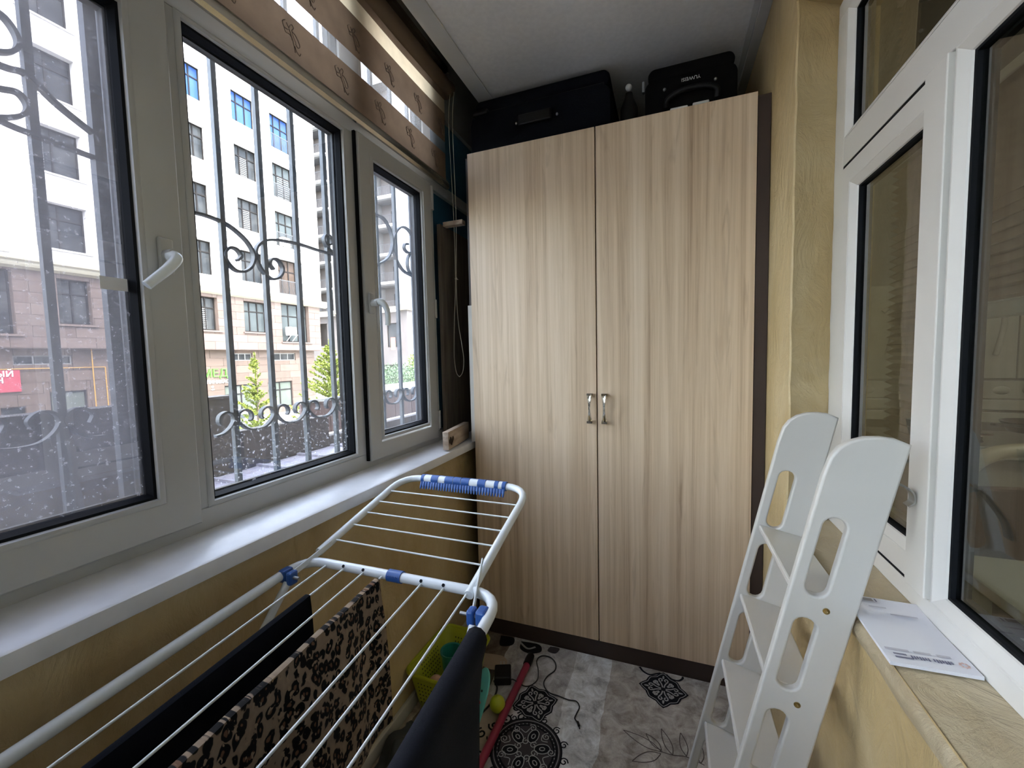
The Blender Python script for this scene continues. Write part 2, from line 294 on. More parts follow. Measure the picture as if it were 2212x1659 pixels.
# ------------------------------------------------------------------ mesh helpers
class MB:
    def __init__(s): s.v = []; s.f = []; s.m = []
    def add(s, vs, fs, mi=0):
        n = len(s.v); s.v += [tuple(v) for v in vs]; s.f += [tuple(i + n for i in f) for f in fs]; s.m += [mi] * len(fs); return s
    def box(s, x0, x1, y0, y1, z0, z1, mi=0):
        vs = [(x, y, z) for x in (x0, x1) for y in (y0, y1) for z in (z0, z1)]
        return s.add(vs, [(0, 1, 3, 2), (4, 6, 7, 5), (0, 4, 5, 1), (2, 3, 7, 6), (0, 2, 6, 4), (1, 5, 7, 3)], mi)
    def obox(s, c, ax, ay, az, mi=0):
        c = Vector(c); ax, ay, az = Vector(ax), Vector(ay), Vector(az)
        vs = [c + ax * i + ay * j + az * k for i in (-1, 1) for j in (-1, 1) for k in (-1, 1)]
        return s.add(vs, [(0, 1, 3, 2), (4, 6, 7, 5), (0, 4, 5, 1), (2, 3, 7, 6), (0, 2, 6, 4), (1, 5, 7, 3)], mi)
    def bar(s, p, q, wd, ht, up=(0, 0, 1), mi=0):
        p, q = Vector(p), Vector(q); d = (q - p); up = Vector(up); a = d.cross(up)
        if a.length < 1e-6: a = d.cross(Vector((1, 0, 0)))
        a.normalize(); b = a.cross(d).normalized()
        return s.obox((p + q) / 2, a * wd / 2, d / 2, b * ht / 2, mi)
    def tube(s, path, r, n=10, closed=False, mi=0, r2=None, cap=True):
        P = [Vector(p) for p in path]; k = len(P)
        rs = r if isinstance(r, (list, tuple)) else [r] * k
        T = []
        for i in range(k):
            if closed: d = P[(i + 1) % k] - P[i - 1]
            else: d = P[min(i + 1, k - 1)] - P[max(i - 1, 0)]
            T.append(d.normalized())
        u = T[0].orthogonal().normalized(); vs = []
        for i in range(k):
            u = (u - T[i] * u.dot(T[i])); u = u.normalized() if u.length > 1e-6 else T[i].orthogonal().normalized()
            w_ = T[i].cross(u)
            for j in range(n):
                a = 2 * PI * j / n; vs.append(P[i] + (u * math.cos(a) + w_ * math.sin(a)) * rs[i])
        fs = []
        for i in range(k if closed else k - 1):
            for j in range(n):
                i2 = (i + 1) % k; fs.append((i * n + j, i * n + (j + 1) % n, i2 * n + (j + 1) % n, i2 * n + j))
        if cap and not closed: fs += [tuple(range(n))[::-1], tuple((k - 1) * n + j for j in range(n))]
        return s.add(vs, fs, mi)
    def cyl(s, p, q, r, n=16, mi=0): return s.tube([p, q], r, n, mi=mi)
    def ball(s, c, r, n=12, m=8, sc=(1, 1, 1), mi=0):
        vs = []; fs = []
        for i in range(m + 1):
            t = PI * i / m
            for j in range(n):
                a = 2 * PI * j / n; vs.append((c[0] + r * sc[0] * math.sin(t) * math.cos(a), c[1] + r * sc[1] * math.sin(t) * math.sin(a), c[2] + r * sc[2] * math.cos(t)))
        for i in range(m):
            for j in range(n): fs.append((i * n + j, (i + 1) * n + j, (i + 1) * n + (j + 1) % n, i * n + (j + 1) % n))
        return s.add(vs, fs, mi)
    def lathe(s, prof, c=(0, 0, 0), n=20, axis='z', mi=0):
        vs = []; k = len(prof)
        for (r, h) in prof:
            for j in range(n):
                a = 2 * PI * j / n; p = (r * math.cos(a), r * math.sin(a), h)
                if axis == 'y': p = (p[0], h, p[1])
                if axis == 'x': p = (h, p[0], p[1])
                vs.append((c[0] + p[0], c[1] + p[1], c[2] + p[2]))
        fs = [(i * n + j, i * n + (j + 1) % n, (i + 1) * n + (j + 1) % n, (i + 1) * n + j) for i in range(k - 1) for j in range(n)]
        return s.add(vs, fs, mi)
    def prism(s, poly, f0, f1, mi=0):
        """poly: 2-D points, f0/f1: functions mapping (a,b) to the two faces"""
        k = len(poly); vs = [f0(*p) for p in poly] + [f1(*p) for p in poly]
        fs = [tuple(range(k))[::-1], tuple(range(k, 2 * k))] + [(i, (i + 1) % k, k + (i + 1) % k, k + i) for i in range(k)]
        return s.add(vs, fs, mi)
    def ring(s, prof, rect, mp):
        """mitred frame: profile (inset d, depth t) swept round rect (a0,a1,b0,b1)"""
        a0, a1, b0, b1 = rect; k = len(prof); vs = []
        for (sa, sb, A, B) in ((1, 1, a0, b0), (-1, 1, a1, b0), (-1, -1, a1, b1), (1, -1, a0, b1)):
            for (d, t) in prof: vs.append(mp(A + sa * d, B + sb * d, t))
        fs = [(c * k + i, c * k + (i + 1) % k, ((c + 1) % 4) * k + (i + 1) % k, ((c + 1) % 4) * k + i) for c in range(4) for i in range(k)]
        return s.add(vs, fs)
def wloc(o):
    v = Vector((0, 0, 0))
    while o is not None: v = v + o.location; o = o.parent
    return v
def obj(name, mb, mat, parent=None, smooth=None, bev=None, loc=None, seg=2):
    me = bpy.data.meshes.new(name)
    off = wloc(parent) + (Vector(loc) if loc else Vector((0, 0, 0)))
    me.from_pydata([(v[0] - off.x, v[1] - off.y, v[2] - off.z) for v in mb.v], [], mb.f)
    mats = mat if isinstance(mat, (list, tuple)) else [mat]
    for m in mats: me.materials.append(m)
    if len(mats) > 1: me.polygons.foreach_set('material_index', mb.m)
    bm = bmesh.new(); bm.from_mesh(me); bmesh.ops.recalc_face_normals(bm, faces=bm.faces)
    if bev: bmesh.ops.bevel(bm, geom=[e for e in bm.edges if len(e.link_faces) == 2 and e.calc_face_angle(0) > 0.6], offset=bev, segments=seg, profile=0.5, affect='EDGES')
    bm.to_mesh(me); bm.free()
    if smooth is not None:
        me.polygons.foreach_set('use_smooth', [True] * len(me.polygons)); me.set_sharp_from_angle(angle=math.radians(smooth))
    me.update()
    o = bpy.data.objects.new(name, me); C.objects.link(o)
    if parent is not None: o.parent = parent
    if loc: o.location = loc
    return o
def tag(o, label=None, cat=None, group=None, kind=None):
    if label: o['label'] = label
    if cat: o['category'] = cat
    if group: o['group'] = group
    if kind: o['kind'] = kind
    return o
def thing(name, loc, label, cat, group=None, kind=None):
    o = bpy.data.objects.new(name, None); o.empty_display_size = 0.1; C.objects.link(o); o.location = loc
    return tag(o, label, cat, group, kind)
def sroot(name, loc=(0, 0, 0)):
    o = bpy.data.objects.new(name, None); C.objects.link(o); o.location = loc; o['kind'] = 'structure'; return o
def struct(name, mb, mat, smooth=None, bev=None):
    o = obj(name, mb, mat, None, smooth, bev); o['kind'] = 'structure'; return o
def copytree(o, parent=None):
    c = o.copy(); C.objects.link(c)
    if parent is not None: c.parent = parent
    for ch in list(o.children): copytree(ch, c)
    return c
def smoothpath(P, n=8):
    P = [Vector(p) for p in P]; out = []
    for i in range(len(P) - 1):
        p0 = P[max(i - 1, 0)]; p1 = P[i]; p2 = P[i + 1]; p3 = P[min(i + 2, len(P) - 1)]
        for k in range(n):
            t = k / n; out.append(0.5 * ((2 * p1) + (p2 - p0) * t + (2 * p0 - 5 * p1 + 4 * p2 - p3) * t * t + (3 * p1 - p0 - 3 * p2 + p3) * t ** 3))
    out.append(P[-1]); return out
def grid_wall(mb, a0, a1, b0, b1, holes, mp, depth=0.0, mi=0):
    """wall face at t=0 with rectangular holes and reveals going to t=depth"""
    A = sorted(set([a0, a1] + [min(max(h[i], a0), a1) for h in holes for i in (0, 1)])); B = sorted(set([b0, b1] + [min(max(h[i], b0), b1) for h in holes for i in (2, 3)]))
    for i in range(len(A) - 1):
        for j in range(len(B) - 1):
            ca, cb = (A[i] + A[i + 1]) / 2, (B[j] + B[j + 1]) / 2
            if any(h[0] < ca < h[1] and h[2] < cb < h[3] for h in holes): continue
            mb.add([mp(A[i], B[j], 0), mp(A[i + 1], B[j], 0), mp(A[i + 1], B[j + 1], 0), mp(A[i], B[j + 1], 0)], [(0, 1, 2, 3)], mi)
    if depth:
        for h in holes:
            c = [(h[0], h[2]), (h[1], h[2]), (h[1], h[3]), (h[0], h[3])]
            for k in range(4):
                p, q = c[k], c[(k + 1) % 4]
                mb.add([mp(*p, 0), mp(*q, 0), mp(*q, depth), mp(*p, depth)], [(0, 1, 2, 3)], mi)
def sub_rect(r, h):
    a0, a1, b0, b1 = r
    if h[0] >= a1 or h[1] <= a0 or h[2] >= b1 or h[3] <= b0: return [r]
    out = []
    if h[0] > a0: out.append((a0, h[0], b0, b1))
    if h[1] < a1: out.append((h[1], a1, b0, b1))
    m0, m1 = max(a0, h[0]), min(a1, h[1])
    if h[2] > b0: out.append((m0, m1, b0, h[2]))
    if h[3] < b1: out.append((m0, m1, h[3], b1))
    return out
def text_mesh(s, size, ext=0.0):
    cu = bpy.data.curves.new('t', 'FONT'); cu.body = s; cu.size = size; cu.extrude = ext; cu.align_x = 'LEFT'; cu.resolution_u = 3
    o = bpy.data.objects.new('t', cu); C.objects.link(o)
    dg = bpy.context.evaluated_depsgraph_get(); me = bpy.data.meshes.new_from_object(o.evaluated_get(dg))
    mb = MB(); mb.add([v.co[:] for v in me.vertices], [tuple(p.vertices) for p in me.polygons])
    bpy.data.objects.remove(o); bpy.data.curves.remove(cu); bpy.data.meshes.remove(me); return mb
def place_text(mb, o, ax, ay, az):
    o, ax, ay, az = Vector(o), Vector(ax), Vector(ay), Vector(az)
    mb.v = [tuple(o + ax * v[0] + ay * v[1] + az * v[2]) for v in mb.v]; return mb

# ================================================================== STRUCTURE
Y0 = -3.4; YB = 2.35
ZC = 2.445
fl = MB().box(-1.05, 0.52, Y0, YB, -0.12, 0.0); struct('floor', fl, M('floor_laminate', (0.22, 0.17, 0.12), 0.5))
ce = MB().box(-0.812, 0.50, Y0, YB, ZC, 2.80); struct('ceiling', ce, CEIL)
struct('trim_1', MB().box(-0.815, -0.744, Y0, YB, ZC - 0.006, ZC + 0.0), CEILT, bev=0.002)
tr2 = MB().box(0.291, 0.327, Y0, YB, ZC - 0.012, ZC).box(0.270, 0.291, Y0, YB, ZC - 0.006, ZC); struct('trim_2', tr2, CEILT, bev=0.002)
# wall under the left window, with a back part behind the sill
wl = MB().box(-1.10, -0.87, Y0, YB, -0.12, 0.852); struct('wall_left', wl, PLAST)
wl2 = MB().box(-1.12, -0.98, Y0, YB, 2.557, 2.80).box(-1.12, -0.80, Y0, YB, 2.80, 2.84); struct('trim_3', wl2, HEAD)
struct('baseboard_left', MB().box(-0.87, -0.856, Y0, 1.66, 0.0, 0.055), BASEB, bev=0.003)
wb = MB().box(-1.1, 0.6, YB, YB + 0.1, -0.12, 2.8); struct('wall_back', wb, GREYSTR)
# right wall with the splayed window opening
XR = 0.3265; XF = 0.434
def wr_build():
    mb = MB(); ya, yb_ = 1.380, 1.438; za, zt = 0.784, 2.216
    yl = -1.9
    mb.add([(XR, Y0, -0.1), (XR, YB, -0.1), (XR, YB, za), (XR, Y0, za)], [(0, 1, 2, 3)])
    # upper wall, finely gridded with a wandering plastered corner
    n = 26; zs = [za + (zt - za) * i / n for i in range(n + 1)]
    rnd = random.Random(3); edge = [ya + rnd.uniform(-0.006, 0.008) for _ in zs]
    for i in range(n):
        mb.add([(XR, edge[i], zs[i]), (XR, YB, zs[i]), (XR, YB, zs[i + 1]), (XR, edge[i + 1], zs[i + 1])], [(0, 1, 2, 3)])
        mb.add([(XR + 0.004, edge[i] - 0.004, zs[i]), (XR, edge[i], zs[i]), (XR, edge[i + 1], zs[i + 1]), (XR + 0.004, edge[i + 1] - 0.004, zs[i + 1])], [(0, 1, 2, 3)])
        mb.add([(XR + 0.004, edge[i] - 0.004, zs[i]), (XF + 0.06, yb_ + 0.01, zs[i]), (XF + 0.06, yb_ + 0.01, zs[i + 1]), (XR + 0.004, edge[i + 1] - 0.004, zs[i + 1])], [(0, 1, 2, 3)])
    mb.add([(XR, Y0, zt), (XR, YB, zt), (XR, YB, 2.8), (XR, Y0, 2.8)], [(0, 1, 2, 3)])
    mb.add([(XR, Y0, zt), (XR, YB, zt), (XF + 0.06, YB, 2.194), (XF + 0.06, Y0, 2.194)], [(0, 1, 2, 3)])
    mb.add([(XR, Y0, za), (XR, yl, za), (XR, yl, zt), (XR, Y0, zt)], [(0, 1, 2, 3)])
    mb.add([(XR, yl, za), (XF + 0.06, yl, za), (XF + 0.06, yl, zt), (XR, yl, zt)], [(0, 1, 2, 3)])
    # thickness behind so that no light leaks
    mb.box(XF + 0.06, XF + 0.10, yb_ + 0.01, YB, -0.1, 2.8); mb.box(XF + 0.06, XF + 0.10, Y0, yb_ + 0.02, -0.1, 0.775); mb.box(XF + 0.06, XF + 0.10, Y0, yb_ + 0.02, 2.19, 2.8)
    mb.box(XF + 0.06, XF + 0.10, Y0, yl, -0.1, 2.8)
    return mb
wr = struct('wall_right', wr_build(), PLAST)
# sill slab of the right window (rounded front edge)
sl = MB(); prof = [(XR - 0.004, 0.746), (XR - 0.010, 0.764), (XR - 0.006, 0.777), (XR + 0.004, 0.784), (XF + 0.06, 0.786), (XF + 0.06, 0.744)]
ny = 40; rnd = random.Random(5)
for i in range(ny + 1):
    y = -1.9 + (1.39 + 1.9) * i / ny; j = rnd.uniform(-0.0025, 0.0025)
    for (x, z) in prof: sl.v.append((x + (j if x < XR + 0.01 else 0), y, z))
k = len(prof)
for i in range(ny):
    for q in range(k): sl.f.append((i * k + q, i * k + (q + 1) % k, (i + 1) * k + (q + 1) % k, (i + 1) * k + q)); sl.m.append(0)
struct('trim_4', sl, SILLST, smooth=50)

# unseen wall behind the camera, coloured dark to cut bounced light
struct('wall_front', MB().box(-1.1, 0.6, Y0 - 0.1, Y0, -0.12, 2.8), DARKBR)

# ------------------------------------------------------------------ left window (window_1)
W1 = sroot('window_1', (-0.98, 0.6, 0.89))
XW = -0.98
mpw = lambda a, b, t: (XW - t, a, b)       # a=y, b=z, t=depth outward
fr = MB()
# mullions and rails: boxes with proud bead, bays: list of (y0,y1) glass bays
bays = [(-3.32, -2.77), (-2.69, -2.06), (-1.98, -1.35), (-1.27, -0.28), (-0.20, 0.545), (0.6275, 1.095), (1.20, 1.575), (1.655, 2.33)]
zb0, zb1, zt0, zt1 = 0.956, 2.009, 2.084, 2.505
A = sorted([y for b in bays for y in b]); edges = [Y0] + A + [YB]
fr.box(XW - 0.065, XW, Y0, YB, 0.885, zb0 - 0.014)            # bottom rail
fr.box(XW - 0.065, XW, Y0, YB, zb1 + 0.014, zt0 - 0.012)      # transom
fr.box(XW - 0.065, XW, Y0, YB, zt1 + 0.012, 2.557)            # head
for i in range(0, len(edges), 2):
    y0, y1 = edges[i], edges[i + 1]
    fr.box(XW - 0.064, XW - 0.0005, y0 + (0.012 if i else 0), y1 - 0.012, zb0 - 0.014, zb1 + 0.014); fr.box(XW - 0.064, XW - 0.0005, y0 + 0.012, y1 - 0.012, zt0 - 0.012, zt1 + 0.012)
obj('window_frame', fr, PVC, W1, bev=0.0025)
bead = [(-0.014, 0.0), (-0.008, -0.004), (-0.002, -0.004), (0.0, 0.002), (0.0, 0.02), (-0.014, 0.02)]
gask = [(-0.001, 0.003), (0.005, 0.004), (0.010, 0.018), (0.010, 0.05), (-0.001, 0.05)]
spc = [(0.010, 0.026), (0.014, 0.026), (0.014, 0.034), (0.010, 0.034)]
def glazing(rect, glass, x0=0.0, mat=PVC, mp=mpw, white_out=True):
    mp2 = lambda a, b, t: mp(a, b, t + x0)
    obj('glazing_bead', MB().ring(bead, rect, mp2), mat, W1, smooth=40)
    obj('gasket', MB().ring(gask, rect, mp2), RUB, W1)
    obj('glass_spacer', MB().ring(spc, rect, mp2), SPACER, W1)
    a0, a1, b0, b1 = rect; p = MB(); P0 = mp2(a0, b0, 0.022); P1 = mp2(a1, b1, 0.026)
    p.box(min(P0[0], P1[0]), max(P0[0], P1[0]), min(P0[1], P1[1]), max(P0[1], P1[1]), b0, b1)
    return obj('pane', p, glass, W1)
GLC = glass_mat('clear_upper_glass', (0.97, 0.98, 0.98), dust=0.05)
glazing((0.6275, 1.095, zb0, zb1), GL_MID)
for b_ in bays[:3]: glazing((*b_, zb0, zb1), GLC)
for (y0, y1) in bays[:7]: glazing((y0, y1, zt0, zt1), GLC)
# blanked-off bay beyond the right sash: teal foil panels
obj('panel', MB().box(XW - 0.03, XW - 0.02, 1.64, 2.345, zb0 - 0.02, zb1 + 0.018), TEAL, W1)['label'] = 'dark teal foil panel in lower bay'
obj('head_board', MB().box(XW - 0.018, XW + 0.002, 1.660, 2.34, 2.385, 2.556), HEAD, W1); obj('panel', MB().box(XW - 0.03, XW - 0.02, 1.64, 2.345, zt0 - 0.018, zt1 + 0.02), TEAL, W1)['label'] = 'dark teal foil panel in upper bay'
# sashes
XS = -0.962
mps = lambda a, b, t: (XS - t, a, b)
sprof = [(0, 0.016), (0, 0.003), (0.003, 0.0), (0.062, 0.0), (0.070, 0.003), (0.070, 0.05), (0.004, 0.05)]
def sash(y0, y1, z0, z1, iy0, iy1, iz0, iz1, glass):
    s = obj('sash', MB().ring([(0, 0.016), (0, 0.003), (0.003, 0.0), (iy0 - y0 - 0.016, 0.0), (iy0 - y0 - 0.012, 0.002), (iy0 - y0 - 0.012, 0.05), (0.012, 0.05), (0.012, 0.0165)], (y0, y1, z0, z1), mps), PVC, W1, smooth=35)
    glazing((iy0, iy1, iz0, iz1), glass, mp=mps)
    return s
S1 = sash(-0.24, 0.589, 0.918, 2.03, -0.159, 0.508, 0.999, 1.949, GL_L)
S2 = sash(1.150, 1.600, 0.915, 2.03, 1.2197, 1.517, 0.9946, 1.960, GL_R)
S3 = sash(-1.31, -0.245, 0.918, 2.03, -1.229, -0.326, 0.999, 1.949, GLC)
# dark seal gap beside sashes
obj('seal', MB().box(XW, XW + 0.010, 1.142, 1.149, 0.918, 2.03), RUB, W1)
obj('seal', MB().box(XW, XW + 0.012, 1.601, 1.608, 0.93, 2.02), RUB, W1)
for z0, z1 in ((1.92, 2.02), (1.45, 1.53), (0.955, 1.035)):
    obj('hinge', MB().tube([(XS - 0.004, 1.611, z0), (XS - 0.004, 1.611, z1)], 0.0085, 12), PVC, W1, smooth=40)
# window handles
def handle(y, z, pts):
    b = MB().box(XS, XS + 0.008, y - 0.014, y + 0.014, z - 0.036, z + 0.036)
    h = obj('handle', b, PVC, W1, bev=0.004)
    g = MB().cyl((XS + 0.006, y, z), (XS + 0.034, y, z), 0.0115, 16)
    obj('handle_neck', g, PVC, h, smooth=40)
    P = smoothpath(pts, 6); g = MB().tube(P, [0.0115 - 0.0028 * i / (len(P) - 1) for i in range(len(P))], 12)
    obj('handle_lever', g, METW, h, smooth=50)
handle(0.553, 1.491, [(XS + 0.022, 0.552, 1.488), (XS + 0.036, 0.550, 1.486), (XS + 0.047, 0.546, 1.478), (XS + 0.050, 0.530, 1.458), (XS + 0.048, 0.510, 1.437), (XS + 0.045, 0.493, 1.419)])
handle(1.177, 1.466, [(XS + 0.022, 1.177, 1.468), (XS + 0.036, 1.180, 1.470), (XS + 0.047, 1.188, 1.462), (XS + 0.050, 1.200, 1.440), (XS + 0.048, 1.206, 1.415), (XS + 0.045, 1.207, 1.390)])
obj('sticker', MB().box(-0.9835, -0.9832, 0.455, 0.497, 1.413, 1.437), M('pale_tape', (0.7, 0.7, 0.72), 0.4), W1)
# window sill board
sb = MB(); P = [(-1.0, 0.892), (-0.834, 0.889), (-0.829, 0.886), (-0.828, 0.880), (-0.828, 0.860), (-0.830, 0.854), (-0.836, 0.852), (-1.0, 0.852)]
sb.prism(P, lambda a, b: (a, Y0, b), lambda a, b: (a, 2.34, b)); obj('window_sill', sb, SILLP, W1, smooth=40)

# ------------------------------------------------------------------ right window (window_2)
W2 = sroot('window_2', (XF, 1.0, 0.785))
mp2 = lambda a, b, t: (XF + t, a, b)
fr = MB()
YL = -1.88
def rbox(y0, y1, z0, z1, x=XF, d=0.06): fr.box(x, x + d, y0, y1, z0, z1)
rbox(YL, 1.438, 0.7857, 0.823); rbox(YL, 1.438, 2.151, 2.194)
rbox(1.363, 1.438, 0.823, 2.151); rbox(YL, 1.363, 1.751, 1.821)
rbox(0.916, 0.980, 0.823, 1.751, XF - 0.006, 0.066); rbox(-0.312, -0.243, 0.823, 1.751); rbox(YL, YL + 0.08, 0.823, 2.151)
obj('window_frame', fr, PVCW, W2, bev=0.002)
beadr = [(0, 0.0), (0.0035, 0.0), (0.019, 0.010), (0.021, 0.014), (0.021, 0.026), (0, 0.026)]
def glz2(rect, off=0.0, glass=GL_IN, w_=1.0):
    mpq = lambda a, b, t: (XF + off + t, a, b)
    obj('glazing_bead', MB().ring(beadr, rect, mpq), PVCW, W2)
    r2 = (rect[0] + 0.0205, rect[1] - 0.0205, rect[2] + 0.0205, rect[3] - 0.0205)
    obj('gasket', MB().ring([(0, 0.013), (0.004, 0.014), (0.005, 0.040), (0, 0.040)], r2, mpq), RUB, W2)
    obj('glass_spacer', MB().ring([(0.005, 0.027), (0.010, 0.027), (0.010, 0.038), (0.005, 0.038)], r2, mpq), SPACER, W2)
    obj('pane', MB().box(XF + off + 0.021, XF + off + 0.024, r2[0], r2[1], r2[2], r2[3]), glass, W2)
glz2((-0.243, 0.907, 0.823, 1.751)); glz2((YL + 0.08, -0.312, 0.823, 1.751)); glz2((YL + 0.08, 1.363, 1.821, 2.151))
# casement
obj('seal', MB().ring([(0, 0.001), (0.0055, 0.001), (0.0055, 0.035), (0, 0.035)], (0.922, 1.363, 0.823, 1.751), mp2), RUB, W2)
obj('sash', MB().ring([(0.006, -0.003), (0.052, -0.003), (0.052, 0.045), (0.006, 0.045)], (0.925, 1.363, 0.826, 1.747), mp2), PVCW, W2, bev=0.0015)
glz2((0.962, 1.312, 0.876, 1.697), off=-0.002)

# ================================================================== WARDROBE
WY = 1.65
wd = thing('wardrobe', (-0.26, 1.9, 0), 'tall two-door wardrobe with pale ash-look doors and dark brown base', 'wardrobe')
cz = MB().box(-0.825, 0.284, WY + 0.02, 2.25, 2.10, 2.135).box(-0.825, -0.807, WY + 0.02, 2.25, 0.893, 2.10).box(-0.78, -0.762, WY + 0.02, 2.25, 0.0, 0.885).box(0.266, 0.284, WY + 0.02, 2.25, 0, 2.10).box(-0.807, 0.266, 2.235, 2.25, 0.9, 2.10).box(-0.762, 0.266, 2.235, 2.25, 0.0, 0.9)
cz.box(-0.27, -0.253, WY + 0.02, 2.235, 0.083, 2.10)
obj('carcass', cz, DARKBR, wd)
o = obj('side_edge', MB().box(-0.826, -0.806, WY + 0.004, WY + 0.0195, 0.893, 1.50), PANELW, wd); o['label'] = 'pale edge strip left of the door'
obj('filler_panel', MB().box(0.286, 0.325, WY + 0.006, WY + 0.03, 0.0, 2.133), DARKBR, wd, bev=0.001)
obj('plinth', MB().box(-0.76, 0.284, WY + 0.006, WY + 0.019, 0.0, 0.081), DARKBR, wd)
def door(x0, x1, m, hx):
    d = obj('door', MB().box(x0, x1, WY, WY + 0.018, 0.083, 2.143), m, wd, bev=0.0012)
    # waisted chrome bow handle
    z0, z1 = 0.998, 1.117; mb = MB(); n = 14; k = 8
    vs = []; fs = []
    for i in range(n + 1):
        t = i / n; z = z0 + (z1 - z0) * t; u = abs(2 * t - 1); wdt = 0.0042 + 0.0075 * u ** 1.6; y = WY - 0.024 + 0.003 * u ** 2
        for (a, b) in ((-1, 0.25), (-0.62, -0.6), (0, -0.25), (0.62, -0.6), (1, 0.25), (0.7, 1), (0, 1), (-0.7, 1)):
            vs.append((hx + a * wdt, y + b * 0.0045, z))
    for i in range(n):
        for j in range(k): fs.append((i * k + j, i * k + (j + 1) % k, (i + 1) * k + (j + 1) % k, (i + 1) * k + j))
    fs += [tuple(range(k)), tuple(n * k + j for j in range(k))]
    mb.add(vs, fs)
    mb.box(hx - 0.0105, hx + 0.0105, WY - 0.024, WY, z1 - 0.009, z1); mb.box(hx - 0.0105, hx + 0.0105, WY - 0.024, WY, z0, z0 + 0.009)
    obj('handle', mb, CHROME, d, smooth=30)
door(-0.807, -0.2640, WOOD1, -0.289); door(-0.2595, 0.284, WOOD2, -0.231)

# ================================================================== SUITCASES on the wardrobe
def rbox_mb(x0, x1, y0, y1, z0, z1, r, mb=None):
    mb = mb or MB(); poly = []
    for cx, cz_, a in ((x1 - r, z1 - r, 0), (x0 + r, z1 - r, 90), (x0 + r, z0 + r, 180), (x1 - r, z0 + r, 270)):
        for i in range(6): t = math.radians(a + 18 * i); poly.append((cx + r * math.cos(t), cz_ + r * math.sin(t)))
    mb.prism(poly, lambda a, b: (a, y0, b), lambda a, b: (a, y1, b)); return mb
def zipper(x0, x1, y, z0, z1, r):
    P = []
    for cx, cz_, a in ((x1 - r, z1 - r, 0), (x0 + r, z1 - r, 90), (x0 + r, z0 + r, 180), (x1 - r, z0 + r, 270)):
        for i in range(6): t = math.radians(a + 18 * i); P.append((cx + r * math.cos(t), y, cz_ + r * math.sin(t)))
    return MB().tube(P, 0.004, 6, closed=True)
s1 = thing('suitcase', (-0.54, 1.95, 2.136), 'wide navy fabric suitcase lying on the wardrobe at the left', 'suitcase')
obj('body', rbox_mb(-0.835, -0.212, 1.745, 2.17, 2.137, 2.36, 0.05), CASEN, s1, smooth=40, bev=0.012)
obj('lid', rbox_mb(-0.818, -0.218, 1.76, 2.16, 2.352, 2.418, 0.03), CASEN, s1, smooth=40, bev=0.01)
obj('zipper', MB().tube([(-0.80, 1.752, 2.355), (-0.24, 1.752, 2.356)], 0.004, 6), BLACKP, s1, smooth=60)
hd = MB().box(-0.60, -0.452, 1.724, 1.742, 2.255, 2.300); h = obj('handle', hd, BLACKP, s1, bev=0.006)
for x in (-0.612, -0.432): obj('rivet', MB().ball((x, 1.743, 2.275), 0.006), STEEL, s1, smooth=60)
obj('corner_guard', MB().box(-0.822, -0.745, 1.738, 1.80, 2.345, 2.372), BLACKP, s1, bev=0.01)
s2 = thing('suitcase', (0.08, 1.95, 2.136), 'smaller black suitcase with silver lettering lying upside down on the wardrobe', 'suitcase')
obj('body', rbox_mb(-0.083, 0.236, 1.745, 2.16, 2.137, 2.318, 0.03), CASEB, s2, smooth=40, bev=0.01)
obj('lid', rbox_mb(-0.072, 0.228, 1.75, 2.15, 2.31, 2.362, 0.025), CASEB, s2, smooth=40, bev=0.01)
obj('lettering', place_text(text_mesh('YUWEISI', 0.0175, 0.0004), (0.113, 1.743, 2.297), (-1, 0, 0), (0, 0, -1), (0, 1, 0)), WHITEP, s2)
P = smoothpath([(-0.005, 1.742, 2.205), (0.0, 1.728, 2.225), (0.05, 1.722, 2.243), (0.12, 1.722, 2.243), (0.165, 1.728, 2.228), (0.17, 1.742, 2.205)], 6)
obj('handle', MB().tube(P, 0.010, 10), BLACKP, s2, smooth=60)
for x, z in ((-0.012, 2.272), (0.163, 2.268)): obj('rivet', MB().ball((x, 1.744, z), 0.006), STEEL, s2, smooth=60)
obj('handle_tray', MB().box(0.008, 0.070, 1.727, 1.744, 2.178, 2.191).box(0.086, 0.142, 1.727, 1.744, 2.180, 2.194), WHITEP, s2, bev=0.004)
obj('clasp', MB().box(-0.094, -0.084, 1.75, 1.77, 2.285, 2.325), STEEL, s2, bev=0.003)
bt = thing('bottle', (-0.145, 1.81, 2.136), 'dark bottle with round white cap between the two suitcases', 'bottle')
obj('body', MB().lathe([(0.0, 0), (0.032, 0), (0.034, 0.02), (0.034, 0.13), (0.018, 0.17), (0.014, 0.19), (0, 0.19)], (-0.148, 1.81, 2.137), 20), BLACKP, bt, smooth=50)
obj('cap', MB().ball((-0.148, 1.80, 2.345), 0.013, 14, 10), WHITEP, bt, smooth=70)

# ================================================================== things beyond the right sash
bx = thing('plywood_box', (-0.90, 1.9, 0.893), 'tall narrow plywood box standing on the sill beside the wardrobe', 'box')
obj('side_panel', MB().box(-0.965, -0.948, 1.645, 2.1, 0.893, 1.868), PLYW, bx)
obj('side_panel', MB().box(-0.848, -0.832, 1.715, 2.1, 0.893, 1.868), PLYW, bx)
obj('back_panel', MB().box(-0.948, -0.848, 2.08, 2.1, 0.893, 1.868), PLYW, bx)
obj('top_batten', MB().box(-0.947, -0.849, 1.668, 1.70, 1.862, 1.882), PINEW, bx, bev=0.002)
bm_ = thing('wooden_batten', (-0.87, 1.6, 0.893), 'short pine batten with a dark knot lying on the white sill', 'wood block')
pb = MB(); a = Vector((-0.845, 1.455, 0.932)); b_ = Vector((-0.886, 1.72, 0.932)); pb.bar(a, b_, 0.026, 0.075, mi=0)
obj('beam', pb, PINEW, bm_, bev=0.002)
kn = MB()
